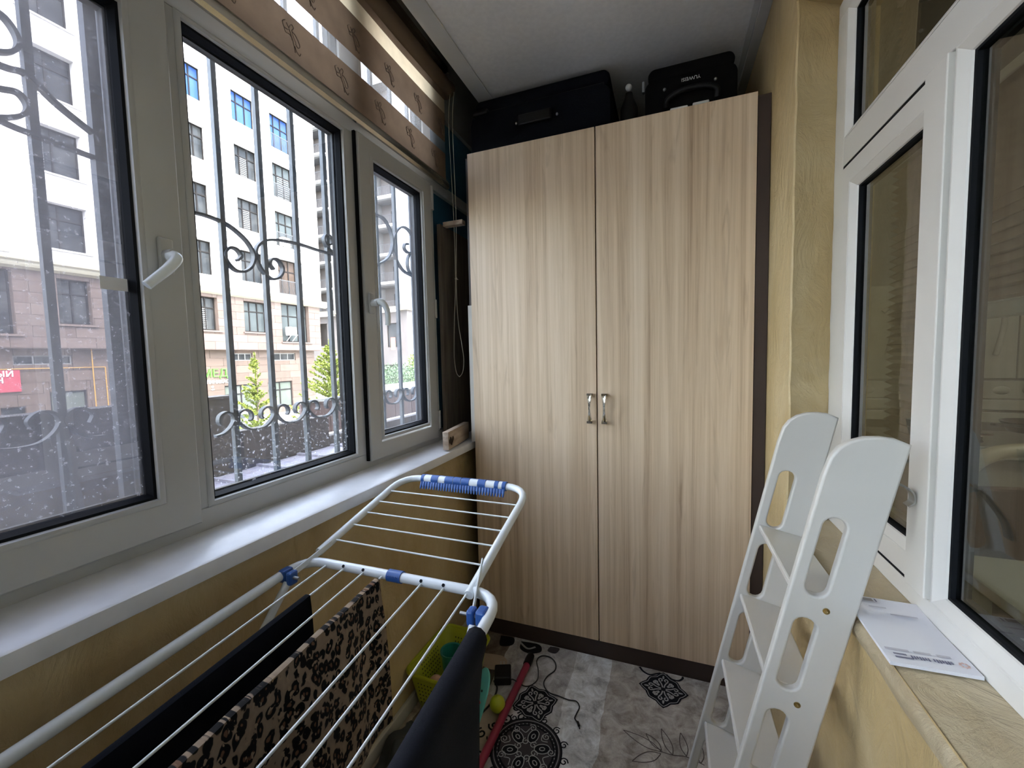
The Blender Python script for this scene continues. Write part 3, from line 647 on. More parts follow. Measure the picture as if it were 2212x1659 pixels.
for i in range(5): kn.ball((-0.8305 + 0.002 * i * 0.1, 1.466 + 0.006 * i, 0.93 + 0.009 * math.sin(i * 2.1)), 0.008, 8, 5, (0.25, 1, 1.3))
obj('knot', kn, M('dark_knot', (0.05, 0.03, 0.018), 0.8), bm_, smooth=60)
# ================================================================== ROLLER BLIND
rb = thing('roller_blind', (-0.94, 1.0, 2.49), 'beige day and night roller blind with scroll print above the left window', 'blind')
YA, YE = -0.35, 1.702
obj('roller_tube', MB().cyl((-0.945, YA, 2.492), (-0.945, 1.735, 2.492), 0.036, 28), BL_TUBE, rb, smooth=40)
obj('end_cap', MB().lathe([(0, 0), (0.037, 0), (0.040, 0.004), (0.040, 0.014), (0.0, 0.016)], (-0.945, 1.733, 2.492), 24, 'y'), BL_TUBE, rb, smooth=40)
obj('bracket', MB().box(-0.978, -0.93, 1.738, 1.752, 2.46, 2.575).box(-0.978, -0.93, 1.66, 1.752, 2.56, 2.578), HEAD, rb)
obj('head_rail', MB().box(-0.978, -0.93, YA, 1.73, 2.560, 2.580), M('brown_rail', (0.09, 0.07, 0.05), 0.6), rb)
xb = -0.94
def wavy(z0, z1, amp=0.002, x=xb, th=0.0009, n=80, k=3):
    mb = MB(); vs = []; fs = []
    for i in range(n + 1):
        y = YA + (YE - YA) * i / n
        for j in range(k + 1):
            z = z0 + (z1 - z0) * j / k; vs.append((x + amp * math.sin(y * 9 + z * 7) + 0.004 * ((z - 2.25) ** 2) * 4, y, z))
    for i in range(n):
        for j in range(k): a = i * (k + 1) + j; fs.append((a, a + 1, a + k + 2, a + k + 1))
    mb.add(vs, fs); return mb
for z0, z1, m, nm in ((2.425, 2.478, BL_OP, 'fabric_band'), (2.367, 2.425, BL_TAN, 'sheer_band'), (2.242, 2.367, BL_OP, 'fabric_band'), (2.192, 2.242, BL_SH, 'sheer_band'), (2.069, 2.192, BL_OP, 'fabric_band')):
    o = obj(nm, wavy(z0, z1), m, rb, smooth=60)
    if nm == 'sheer_band': o['label'] = 'see-through net band' if m is BL_SH else 'glowing tan half-sheer band'
obj('bottom_bar', MB().prism([(-0.948, 2.071), (-0.945, 2.075), (-0.937, 2.075), (-0.930, 2.062), (-0.929, 2.044), (-0.936, 2.035), (-0.946, 2.037), (-0.950, 2.05)], lambda a, b: (a, YA, b), lambda a, b: (a, 1.708, b)), ALU, rb, smooth=40)
def motif(y, z, sc=1.0):
    pts = [[(-.02, .034), (-.028, .026), (-.024, .014), (-.012, .016), (-.006, .028), (0, .036), (.006, .03), (0, .02), (.004, .008), (.012, -.004)],
           [(-.024, .014), (-.02, .004), (-.008, .006), (0, .0), (.004, -.012), (.008, -.03)], [(.0, .018), (.01, .016), (.02, .006), (.024, -.006), (.016, -.012), (.01, -.006)],
           [(.008, -.014), (.012, -.024), (.022, -.03), (.026, -.022)], [(-.016, .03), (-.01, .022), (-.004, .01), (.0, -.004)]]
    mb = MB()
    for p in pts:
        S = smoothpath([(xb + 0.0035, y + a * sc, z + b * sc) for a, b in p], 4)
        mb.tube(S, 0.0011, 4)
    return mb
for i in range(11):
    y = 1.604 - 0.181 * i
    obj('printed_motif', motif(y, 2.128), PRINT, rb)
    if i < 9: obj('printed_motif', motif(y + 0.062 if i else 1.663, 2.290, 0.95), PRINT, rb)
cc = thing('blind_cord', (-0.9, 1.69, 2.44), 'looped cream bead cord hanging from the blind end by the wardrobe', 'cord')
P1 = smoothpath([(-0.905, 1.735, 2.47), (-0.899, 1.70, 2.30), (-0.890, 1.69, 1.90), (-0.899, 1.69, 1.62), (-0.896, 1.69, 1.45), (-0.880, 1.69, 1.33), (-0.872, 1.69, 1.26), (-0.880, 1.69, 1.205), (-0.897, 1.69, 1.183)], 10)
P2 = smoothpath([(-0.925, 1.735, 2.47), (-0.918, 1.70, 2.30), (-0.902, 1.69, 1.90), (-0.903, 1.69, 1.62), (-0.914, 1.69, 1.45), (-0.921, 1.69, 1.30), (-0.919, 1.69, 1.24), (-0.911, 1.69, 1.20), (-0.897, 1.69, 1.183)], 10)
obj('strand', MB().tube(P1, 0.0014, 6), CORDM, cc, smooth=60); obj('strand', MB().tube(P2, 0.0014, 6), CORDM, cc, smooth=60)
bd = MB()
def beads(P, step=0.0062, zmax=1.93):
    acc = 0; last = P[0]
    for a, b2 in zip(P[:-1], P[1:]):
        L = (b2 - a).length; d = step - acc
        while d <= L:
            p = a + (b2 - a) * (d / L)
            if p.z < zmax: bd.ball(p, 0.0023, 5, 4)
            d += step
        acc = L - (d - step)
beads(P1); beads(P2)
tag(obj('beads', bd, CORDM, cc, smooth=60), kind='stuff')
obj('knot', MB().ball((-0.899, 1.689, 1.63), 0.006, 8, 6).cyl((-0.899, 1.689, 1.628), (-0.884, 1.682, 1.624), 0.001, 5), CORDM, cc, smooth=60)

# ================================================================== DRYING RACK
L_ = Vector((-0.051, 0.998, 0.047)).normalized()
A0 = Vector((-0.804, 0.712, 0.800)); B0 = Vector((-0.304, 0.714, 0.803))
def rk(x, y):            # point of the main frame plane
    t = (y - 0.713) / L_.y; u = (x + 0.804) / 0.5; p = A0.lerp(B0, u) + L_ * t; return p
def rrect(c00, c10, c11, c01, r, n=6):
    P = []; cs = [c00, c10, c11, c01]
    for i in range(4):
        c = cs[i]; a = (cs[i - 1] - c).normalized(); b = (cs[(i + 1) % 4] - c).normalized()
        for k in range(n + 1):
            t = k / n; P.append(c + a * r * (1 - t) ** 2 + b * r * t ** 2)
    return P
rack = thing('drying_rack', (-0.55, 0.3, 0.012), 'white metal folding clothes airer with blue plastic joints and one wing raised', 'drying rack')
yb_ = -0.27
obj('main_frame', MB().tube(rrect(rk(-0.804, yb_), rk(-0.304, yb_), B0, A0, 0.062), 0.0103, 14, closed=True), METW, rack, smooth=60)
for x in (-0.734, -0.683, -0.628, -0.578, -0.479, -0.426, -0.372):
    p, q = rk(x, 0.706), rk(x, yb_)
    obj('wire', MB().cyl(q, p, 0.0022, 8), WIREW, rack, smooth=60)
for x in (-0.683, -0.628, -0.479, -0.426):
    p = rk(x, 0.7135); obj('hole_grommet', MB().cyl(p + Vector((0, -0.0085, 0.0055)), p + Vector((0, -0.0098, 0.0065)), 0.0034, 10), RUB, rack)
def clip(x0, x1, f, r, name, m, par):
    P = [f(x0), f(x1)]
    return obj(name, MB().tube(P, r, 16), m, par, smooth=40)
cl = clip(-0.566, -0.531, lambda x: rk(x, 0.7135), 0.0128, 'clip', BLUE, rack)
for i in range(6):
    p = rk(-0.560 + 0.0045 * i, 0.7135) + Vector((0, -0.0125, 0.002)); obj('clip_ridge', MB().bar(p + Vector((0, 0, 0.004)), p - Vector((0, -0.002, 0.006)), 0.0015, 0.0015), BLUE, cl)
def wg(x, y): return Vector((x, y, 0.804 + 0.2415 * (y - 0.712)))
wx0, wx1, wy1 = -0.786, -0.366, 1.088
path = [wg(wx0, 0.735), wg(wx0, 0.8)] + [p for p in rrect(wg(wx0, 0.7), wg(wx1, 0.7), wg(wx1, wy1), wg(wx0, wy1), 0.075)[14:28]][::-1] + [wg(wx1, 0.8), wg(wx1, 0.70)]
obj('wing_frame', MB().tube(path, 0.0100, 14), METW, rack, smooth=60)
for y in (1.006, 0.951, 0.898, 0.844, 0.782): obj('wire', MB().cyl(wg(wx0 + 0.004, y), wg(wx1 - 0.004, y), 0.0021, 8), WIREW, rack, smooth=60)
# comb-shaped peg rail clipped on the far bar
cb = obj('comb_rail', MB().tube([wg(-0.716, wy1), wg(-0.437, wy1)], 0.0125, 14), WIREW, rack, smooth=40); cb['label'] = 'blue and white peg rail with comb teeth'
for a, b in ((-0.718, -0.708), (-0.682, -0.658), (-0.634, -0.607), (-0.605, -0.580), (-0.578, -0.552), (-0.524, -0.499), (-0.470, -0.458), (-0.446, -0.435)):
    obj('blue_collar', MB().tube([wg(a, wy1), wg(b, wy1)], 0.0136, 14), BLUE, cb, smooth=40)
sp_ = MB()
for z, y in ((0.0085, 0.008), (-0.0075, -0.011)):
    sp_.bar(wg(-0.718, wy1) + Vector((0, y, z)), wg(-0.435, wy1) + Vector((0, y, z)), 0.005, 0.005)
obj('blue_spine', sp_, BLUE, cb)
mb = MB(); n = 31
for i in range(n):
    x = -0.714 + 0.275 * i / (n - 1); p = wg(x, wy1) + Vector((0, -0.012, -0.006)); q = p + Vector((0, -0.010, -0.020))
    mb.tube([p, p.lerp(q, 0.7), q], [0.0034, 0.0034, 0.0018], 6)
obj('comb_teeth', mb, BLUEC, cb, smooth=60)
obj('comb_web', MB().bar(wg(-0.716, wy1) + Vector((0, -0.0145, -0.0115)), wg(-0.437, wy1) + Vector((0, -0.0145, -0.0115)), 0.0025, 0.013, up=(0, 0.4, 1)), BLUE, cb)
# joints, plates and legs
for s, x in ((-1, -0.800), (1, -0.322)):
    hp = rk(x, 0.652) if s < 0 else rk(-0.318, 0.652)
    top = wg(wx0, 0.765) if s < 0 else wg(wx1, 0.79)
    dx = 0.012 if s < 0 else -0.012
    obj('wing_plate', MB().bar(top + Vector((dx * 0.9, 0, 0.004)), hp + Vector((dx * 1.6, 0, 0.002)), 0.003, 0.014), METW, rack, bev=0.001)
    j = obj('joint', MB().box(hp.x - 0.0095, hp.x + 0.0095, hp.y - 0.013, hp.y + 0.013, hp.z - 0.016, hp.z + 0.012), BLUE, rack, bev=0.004)
    obj('joint', MB().box(hp.x + dx * 1.1, hp.x + dx * 2.3, hp.y - 0.013, hp.y + 0.009, hp.z - 0.019, hp.z + 0.010), BLUE, rack, bev=0.004)
    obj('rivet', MB().cyl(hp + Vector((min(dx, 0) * 3.6, -0.004, -0.002)), hp + Vector((max(dx, 0) * 3.6, -0.004, -0.002)), 0.0035, 10), STEEL, rack)
def uleg(x0, x1, yt, zt, ybm):
    P = [Vector((x0, yt, zt)), Vector((x0, ybm, 0.022)), Vector((x1, ybm, 0.022)), Vector((x1, yt, zt))]
    Q = [P[0]]
    for i in (1, 2):
        c = P[i]; a = (P[i - 1] - c).normalized(); b = (P[i + 1] - c).normalized()
        for k in range(6): t = k / 5; Q.append(c + a * 0.04 * (1 - t) ** 2 + b * 0.04 * t ** 2)
    Q.append(P[3]); obj('leg', MB().tube(Q, 0.0085, 12), METW, rack, smooth=60)
uleg(-0.786, -0.330, 0.645, 0.782, -0.04); uleg(-0.768, -0.350, -0.12, 0.745, 0.62)

# ================================================================== CLOTHES
def drape(name, mat, wire, y0, y1, profile, ny=40, wav=0.004, freq=30, flare=0, thick=0.003, seedv=1, ragged=0.0, parts=None):
    """profile: list of (dx, dz) from one hem over the wire to the other; wire(y)->Vector"""
    rnd = random.Random(seedv); mb = MB(); k = len(profile); vs = []
    ph = [rnd.uniform(0, 6) for _ in range(4)]
    for i in range(ny + 1):
        y = y0 + (y1 - y0) * i / ny
        for j, (dx, dz) in enumerate(profile):
            p = wire(y); dn = max(0, -dz - 0.01)
            wv = wav * min(1, dn / 0.08) * (math.sin(freq * y + ph[0]) + 0.6 * math.sin(freq * 2.3 * y + ph[1] + dz * 5))
            e = (i / ny)
            vs.append((p.x + dx + wv + flare * dn * (e - 0.5), y + 0.25 * wv + ragged * dn * math.sin(j), p.z + dz + wav * 0.25 * math.sin(freq * 1.7 * y + j * 0.3) * (0.4 if dn < 0.005 else 1)))
    fs = [(i * k + j, i * k + j + 1, (i + 1) * k + j + 1, (i + 1) * k + j) for i in range(ny) for j in range(k - 1)]
    mb.add(vs, fs); o = obj(name, mb, mat, None, smooth=70)
    s = o.modifiers.new('cloth', 'SOLIDIFY'); s.thickness = thick; s.offset = 0
    return o
def prof(l1, l2, w_=0.004, spread=0.006):
    P = []; n1, n2 = 12, 12
    for i in range(n1): t = 1 - i / n1; P.append((-w_ - spread * math.sin(t * 2), -l1 * t))
    for a in (150, 110, 70, 30): P.append((w_ * 1.2 * math.cos(math.radians(a)), 0.0028 + 0.0012 * math.sin(math.radians(a))))
    for i in range(1, n2 + 1): t = i / n2; P.append((w_ + spread * math.sin(t * 2), -l2 * t))
    return P
tag(drape('black_garment', BLACKC, lambda y: rk(-0.683, y), -0.10, 0.600, prof(0.092, 0.098, 0.005, 0.004), wav=0.0012, freq=14), 'plain black garment folded over the second wire of the airer, nearest the window', 'clothes')
tag(drape('leopard_garment', LEO, lambda y: rk(-0.578, y), -0.10, 0.688, prof(0.27, 0.31, 0.005, 0.010), ny=110, wav=0.0060, freq=26, flare=0.05, thick=0.002), 'leopard print garment hanging over the middle wire of the airer', 'clothes')
tag(drape('dark_trousers', NAVYC, lambda y: rk(-0.304, y) + Vector((0, 0, 0.008)), -0.12, 0.598, [(-0.040, -0.50), (-0.040, -0.4), (-0.038, -0.3), (-0.034, -0.2), (-0.030, -0.12), (-0.027, -0.06), (-0.022, -0.015), (-0.014, 0.004), (-0.004, 0.010), (0.006, 0.009), (0.013, 0.003), (0.0155, -0.008), (0.0145, -0.022), (0.010, -0.05), (0.005, -0.12), (0.001, -0.2), (-0.004, -0.3), (-0.008, -0.4), (-0.010, -0.5)], wav=0.006, freq=16, thick=0.004, seedv=4), 'dark navy trousers hanging over the right side tube of the airer', 'clothes')

# ================================================================== LADDER
LU = Vector((0.2096, 0, 0.9778)); LN = Vector((0.9778, 0, -0.2096)); LO = Vector((0.0396, 0, 0.0))
def lp(s, t, y): v = LO + LU * s + LN * t; return Vector((v.x, y, v.z))
lad = thing('bunk_ladder', (0.10, 1.04, 0.012), 'white wooden bunk-bed ladder with slotted side boards leaning on the right window sill', 'ladder')
outl = [(0.014, 0.0), (1.0655, 0.0), (1.1033, 0.003), (1.1237, 0.0109), (1.1393, 0.0243), (1.1512, 0.0431), (1.1575, 0.0651), (1.1593, 0.0856), (1.1541, 0.1081), (1.148, 0.1085), (0.037, 0.1085)]
slots = [(0.8442, 0.9978), (0.648, 0.798), (0.451, 0.601), (0.254, 0.404), (0.057, 0.207)]
def slot_poly(s0, s1, t0=0.0213, t1=0.0577):
    r = (t1 - t0) / 2; P = []
    for i in range(9): a = PI * i / 8; P.append((s1 - r + r * math.sin(a), (t0 + t1) / 2 - r * math.cos(a)))
    for i in range(9): a = PI * i / 8; P.append((s0 + r - r * math.sin(a), (t0 + t1) / 2 + r * math.cos(a)))
    return P
def board_mesh():
    cu = bpy.data.curves.new('b', 'CURVE'); cu.dimensions = '2D'; cu.fill_mode = 'BOTH'; cu.extrude = 0.0047; cu.bevel_depth = 0.0041; cu.bevel_resolution = 3; cu.offset = -0.0041
    for poly in [outl] + [slot_poly(*s) for s in slots]:
        sp = cu.splines.new('POLY'); sp.points.add(len(poly) - 1); sp.use_cyclic_u = True
        for i, (a, b) in enumerate(poly): sp.points[i].co = (a, b, 0, 1)
    o = bpy.data.objects.new('b', cu); C.objects.link(o); dg = bpy.context.evaluated_depsgraph_get(); me = bpy.data.meshes.new_from_object(o.evaluated_get(dg))
    r = ([v.co[:] for v in me.vertices], [tuple(p.vertices) for p in me.polygons]); bpy.data.objects.remove(o); bpy.data.curves.remove(cu); bpy.data.meshes.remove(me); return r
bv, bf = board_mesh()
for yc in (0.885, 1.202):
    mb = MB(); mb.add([lp(v[0], v[1], yc + v[2]) for v in bv], bf)
    sbd = obj('side_board', mb, LADW, lad, smooth=35)
    if yc < 1.0:
        for k_ in range(4):
            s = 0.824 - 0.1975 * k_; c = lp(s, 0.063, yc - 0.0088)
            obj('screw', MB().lathe([(0.0, -0.0012), (0.0016, -0.0005), (0.0025, -0.0012), (0.0055, -0.0014), (0.0058, 0.0)], c, 16, 'y'), BRASS, sbd, smooth=50)
for s0, s1 in slots:
    mb = MB(); s = s0 - 0.007
    poly = [(0.0075, s + 0.007), (0.009, s - 0.007), (0.1024, s - 0.007), (0.1024, s + 0.007)]
    vs = []
    for (t, ss), y in [((a, b), y) for y in (0.892, 1.195) for (a, b) in poly]: vs.append(lp(ss, t, y))
    mb.add(vs, [(0, 1, 2, 3), (4, 7, 6, 5), (0, 4, 5, 1), (1, 5, 6, 2), (2, 6, 7, 3), (3, 7, 4, 0)])
    obj('tread', mb, LADW, lad, bev=0.004)
for yh in (0.955, 1.159):
    P = smoothpath([lp(0.979, 0.1095, yh), lp(1.013, 0.111, yh), Vector((0.392, yh, 1.014)), Vector((0.408, yh, 1.0165)), Vector((0.422, yh, 1.005)), Vector((0.4245, yh, 0.988)), Vector((0.416, yh, 0.979))], 5)
    mb = MB(); vs = []; wdt = 0.010
    for i, p in enumerate(P):
        d = (P[min(i + 1, len(P) - 1)] - P[max(i - 1, 0)]).normalized(); nrm = Vector((d.z, 0, -d.x)) * 0.0014
        for sy in (-wdt, wdt):
            for sn in (-1, 1): vs.append(p + Vector((0, sy, 0)) + nrm * sn)
    k = 4; fs = []
    for i in range(len(P) - 1):
        for a, b in ((0, 1), (1, 3), (3, 2), (2, 0)): fs.append((i * k + a, i * k + b, (i + 1) * k + b, (i + 1) * k + a))
    fs += [(0, 1, 3, 2), tuple((len(P) - 1) * k + q for q in (0, 1, 3, 2))]
    mb.add(vs, fs); obj('hook', mb, STEEL, lad, smooth=40)

# ================================================================== NOTEPAD on the right sill
pad = thing('notepad', (0.373, 0.85, 0.786), 'white paper notepad with curling top sheet on the right window sill', 'notepad')
def padp(u, v, h):       # u across x, v along y
    x = 0.3207 + 0.1102 * u + 0.0026 * v; y = 0.761 + 0.180 * v + 0.005 * u
    lift = 0.009 * max(0, (v - 0.45) / 0.55) ** 2 * (1 - 0.4 * u); return (x, y, 0.7875 + h + lift)
mb = MB(); n = 12; m_ = 4
for h in (0, 0.0055):
    for i in range(n + 1):
        for j in range(m_ + 1): mb.v.append(padp(j / m_, i / n, h * (1 - 0.5 * i / n)))
q_ = (n + 1) * (m_ + 1); idx = lambda i, j, l: l * q_ + i * (m_ + 1) + j
for i in range(n):
    for j in range(m_):
        mb.f += [(idx(i, j, 0), idx(i, j + 1, 0), idx(i + 1, j + 1, 0), idx(i + 1, j, 0)), (idx(i, j, 1), idx(i + 1, j, 1), idx(i + 1, j + 1, 1), idx(i, j + 1, 1))]
for i in range(n): mb.f += [(idx(i, 0, 0), idx(i + 1, 0, 0), idx(i + 1, 0, 1), idx(i, 0, 1)), (idx(i, m_, 0), idx(i, m_, 1), idx(i + 1, m_, 1), idx(i + 1, m_, 0))]
for j in range(m_): mb.f += [(idx(0, j, 0), idx(0, j, 1), idx(0, j + 1, 1), idx(0, j + 1, 0)), (idx(n, j, 0), idx(n, j + 1, 0), idx(n, j + 1, 1), idx(n, j, 1))]
mb.m = [0] * len(mb.f); obj('paper_block', mb, PAPER, pad, smooth=40)
def printon(pts_uv, mat, name):
    mb = MB()
    for (u0, u1, v0, v1) in pts_uv:
        for i in range(1):
            vs = [padp(u0, v0, 0.0059), padp(u1, v0, 0.0059), padp(u1, v1, 0.0059 - 0.002 * v1), padp(u0, v1, 0.0059 - 0.002 * v1)]
            mb.add(vs, [(0, 1, 2, 3)])
    return obj(name, mb, mat, pad)
printon([(0.02, 0.20, 0.915, 0.975), (0.22, 0.36, 0.915, 0.975)], M('grey_print', (0.36, 0.33, 0.32), 0.7), 'printed_block')
printon([(0.39, 0.41, 0.915, 0.975)], INK, 'printed_bar')
def marks(rows, mat, name='printed_line'):
    mb = MB()
    for (u0, u1, v0, v1) in rows:
        p, q = padp(u0, v0, 0.0058), padp(u1, v1, 0.0058); mb.add([padp(u0, v0, 0.0060), padp(u1, v0, 0.0060), padp(u1, v1, 0.0060), padp(u0, v1, 0.0060)], [(0, 1, 2, 3)])
    return tag(obj(name, mb, mat, pad), kind='stuff')
marks([(0.74 - 0.031 * i, 0.762 - 0.031 * i, 0.082 + 0.01 * (i % 3 == 0), 0.127) for i in range(15) if i != 7], INK)
marks([(0.30 - 0.017 * i, 0.312 - 0.017 * i, 0.068, 0.092) for i in range(12)] + [(0.25 - 0.017 * i, 0.262 - 0.017 * i, 0.111, 0.135) for i in range(9)], INK)
for r_ in ((0.05, 0.33, 0.169, 0.198), (0.38, 0.58, 0.169, 0.198), (0.64, 0.8, 0.169, 0.198)): marks([r_], INKL)
for r_ in ((0.476, 0.83, 0.73, 0.75), (0.24, 0.476, 0.82, 0.84)): marks([r_], INKL)
mb = MB()
for k_ in range(8): a = k_ * PI / 4; c_ = padp(0.885 + 0.045 * math.cos(a), 0.107 + 0.027 * math.sin(a), 0.0058); mb.ball(c_, 0.0022, 6, 3, (1, 1, 0.1))
tag(obj('printed_emblem', mb, INKR, pad), kind='stuff')

# ================================================================== RUG AND THINGS ON THE FLOOR
rug = thing('rug', (-0.2, 0.3, 0.0), 'mottled grey patchwork rug with black scroll medallions in front of the wardrobe', 'rug')
obj('pile', MB().box(-0.853, 0.322, -1.5, 1.652, 0.001, 0.012), RUG, rug)
def decal(polys_closed, mat, name, z=0.0125, w=0.003, lab=None):
    mb = MB()
    for pts, closed in polys_closed:
        S = smoothpath([(a, b, z) for a, b in (list(pts) + ([pts[0]] if closed else []))], 5)
        vs = []
        for i, p in enumerate(S):
            d = (S[min(i + 1, len(S) - 1)] - S[max(i - 1, 0)]).normalized(); nrm = Vector((-d.y, d.x, 0)) * w / 2; vs += [p + nrm, p - nrm]
        mb.add(vs, [(2 * i, 2 * i + 1, 2 * i + 3, 2 * i + 2) for i in range(len(S) - 1)])
    o = obj(name, mb, mat, rug)
    if lab: o['label'] = lab
    return o
def disc(c, poly, mat, name, z=0.0128):
    mb = MB(); k = len(poly); mb.add([(c[0] + a, c[1] + b, z) for a, b in poly], [tuple(range(k))]); return obj(name, mb, mat, rug)
def spiral(c, r, a0, turns=1.3, sgn=1, n=10):
    return [(c[0] + r * (1 - 0.78 * i / n) * math.cos(a0 + sgn * turns * 2 * PI * i / n), c[1] + r * (1 - 0.78 * i / n) * math.sin(a0 + sgn * turns * 2 * PI * i / n)) for i in range(n + 1)]
def medal(c, s, rot=0.0):
    P = []
    for i in range(32):
        a = 2 * PI * i / 32; r = s * (0.78 + 0.22 * abs(math.cos(2 * a)) ** 0.7 * (1 if True else 0)); r = s / (abs(math.cos(a)) ** 1.3 + abs(math.sin(a)) ** 1.3) ** (1 / 1.3) * (1 + 0.06 * math.cos(8 * a)); P.append((r * math.cos(a + rot), r * math.sin(a + rot)))
    disc(c, P, INKRUG, 'medallion')
    cur = []
    cr, sr = math.cos(rot), math.sin(rot)
    def tr(p): return (c[0] + p[0] * cr - p[1] * sr, c[1] + p[0] * sr + p[1] * cr)
    for k_ in range(4):
        a = k_ * PI / 2
        ca, sa = math.cos(a), math.sin(a)
        def rr(p): return tr((p[0] * ca - p[1] * sa, p[0] * sa + p[1] * ca))
        for sg in (-1, 1):
            cur.append(([rr((x * s, y * s * sg)) for x, y in [(0.10, 0.03), (0.30, 0.08), (0.52, 0.20), (0.62, 0.12), (0.54, 0.05), (0.46, 0.10)]], False))
            cur.append(([rr((x * s, y * s * sg)) for x, y in [(0.18, 0.16), (0.34, 0.28), (0.36, 0.42), (0.26, 0.40), (0.27, 0.32)]], False))
        cur.append(([rr((x * s, y * s)) for x, y in [(0.66, -0.02), (0.80, 0), (0.66, 0.02)]], True))
    decal(cur, CREAMRUG, 'medallion_scrolls', 0.0132, s * 0.055)
    P2 = [(c[0] + a * 0.90, c[1] + b * 0.90) for a, b in P]; decal([(P2, True)], CREAMRUG, 'medallion_border', 0.0132, s * 0.03)
medal((-0.010, 1.560), 0.083); medal((-0.445, 1.345), 0.080, 0.5)
cx, cy, rr_ = -0.42, 1.165, 0.115
disc((cx, cy), [(rr_ * math.cos(2 * PI * i / 48), rr_ * math.sin(2 * PI * i / 48)) for i in range(48)], GREYRUG, 'medallion', 0.0126)
circ = lambda r, n=24: [(cx + r * math.cos(2 * PI * i / n), cy + r * math.sin(2 * PI * i / n)) for i in range(n)]
decal([(circ(0.113), True), (circ(0.098), True), (circ(0.088), True)], INKRUG, 'medallion_rings', 0.0131, 0.006)
decal([(circ(0.105), True)], CREAMRUG, 'medallion_rings', 0.0132, 0.002)
mb = MB()
for i in range(44): a = 2 * PI * i / 44; mb.ball((cx + 0.093 * math.cos(a), cy + 0.093 * math.sin(a), 0.0131), 0.0022, 6, 3, (1, 1, 0.1))
tag(obj('medallion_dots', mb, CREAMRUG, rug), kind='stuff')
for k_ in range(6):
    a = k_ * PI / 3 + 0.35; c = (cx + 0.052 * math.cos(a), cy + 0.052 * math.sin(a)); P = [(0.030 * math.cos(t) * math.cos(a) - 0.019 * math.sin(t) * math.sin(a), 0.030 * math.cos(t) * math.sin(a) + 0.019 * math.sin(t) * math.cos(a)) for t in [2 * PI * i / 16 for i in range(16)]]
    disc(c, P, INKRUG, 'petal', 0.0132); decal([([(c[0] + p[0] * 0.86, c[1] + p[1] * 0.86) for p in P[::2]], True), ([(c[0] + p[0] * 0.3, c[1] + p[1] * 0.3) for p in P[::3]], False)], CREAMRUG, 'petal_outline', 0.0136, 0.003)
cur = []
for k_ in range(9):
    a = 2 * PI * k_ / 9 + 0.2; c = (cx + 0.080 * math.cos(a), cy + 0.080 * math.sin(a)); cur.append((spiral(c, 0.013, a * 1.7, 1.4, 1 if k_ % 2 else -1), False))
for k_ in range(6):
    a = k_ * PI / 3 + 0.87; c = (cx + 0.028 * math.cos(a), cy + 0.028 * math.sin(a)); cur.append((spiral(c, 0.012, a, 1.2), False)); cur.append(([(cx + 0.075 * math.cos(a - 0.2), cy + 0.075 * math.sin(a - 0.2)), (cx + 0.06 * math.cos(a), cy + 0.06 * math.sin(a)), (cx + 0.075 * math.cos(a + 0.2), cy + 0.075 * math.sin(a + 0.2))], False))
decal(cur, CREAMRUG, 'medallion_scrolls', 0.0134, 0.0028)
for k_ in range(14):
    a = 2 * PI * k_ / 14; decal([(spiral((cx + 0.123 * math.cos(a), cy + 0.123 * math.sin(a)), 0.014, a), False)], INKRUG, 'edge_scroll', 0.0130, 0.004)
for a_ in ((-0.50, 1.30), (-0.47, 1.27), (-0.52, 1.25), (-0.55, 1.21), (-0.58, 1.17), (-0.49, 1.22), (-0.53, 1.14), (-0.56, 1.10), (-0.515, 1.19)):
    decal([(spiral(a_, 0.020, a_[0] * 40, 1.2), False)], INKRUG, 'scroll_line', 0.0130, 0.006)
decal([([(-0.10, 1.648), (-0.085, 1.628), (-0.06, 1.618), (-0.035, 1.632), (-0.02, 1.640)], False), ([(0.0, 1.640), (0.02, 1.622), (0.045, 1.622), (0.06, 1.640), (0.058, 1.648)], False)], INKRUG, 'scroll_line', 0.0130, 0.008)
TANRUG = M('tan_pile', (0.40, 0.32, 0.24), 0.95, scale=40, bump=0.3, spec=0.1)
for P_, m_ in (([(-0.73, 1.515), (-0.65, 1.525), (-0.615, 1.50), (-0.62, 1.455), (-0.67, 1.44), (-0.72, 1.46)], TANRUG), ([(-0.62, 1.33), (-0.56, 1.30), (-0.545, 1.22), (-0.55, 1.13), (-0.58, 1.05), (-0.66, 1.06), (-0.66, 1.20)], TANRUG), ([(-0.60, 1.635), (-0.52, 1.64), (-0.50, 1.60), (-0.545, 1.575), (-0.59, 1.59)], INKRUG), ([(-0.70, 1.64), (-0.64, 1.645), (-0.63, 1.60), (-0.68, 1.58)], INKRUG), ([(-0.47, 1.645), (-0.43, 1.645), (-0.44, 1.61), (-0.475, 1.615)], GREYRUG)):
    S_ = smoothpath([(a, b, 0) for a, b in P_ + [P_[0]]], 5)[:-1]; o = disc((0, 0), [(p.x, p.y) for p in S_], m_, 'pattern_patch', 0.01245)
decal([([(-0.62, 1.60), (-0.57, 1.545), (-0.51, 1.555), (-0.475, 1.60)], False), ([(-0.60, 1.625), (-0.56, 1.60), (-0.53, 1.62)], False)], CREAMRUG, 'pattern_line', 0.0130, 0.009)
def leaf(p, q, wd):
    p, q = Vector((*p, 0)), Vector((*q, 0)); d = q - p; n_ = Vector((-d.y, d.x, 0)).normalized() * wd
    L1 = [p, p + d * 0.3 + n_ * 0.8, p + d * 0.65 + n_ * 0.7, q]; L2 = [p, p + d * 0.3 - n_ * 0.8, p + d * 0.65 - n_ * 0.7, q]
    return [([(a.x, a.y) for a in L1], False), ([(a.x, a.y) for a in L2], False)]
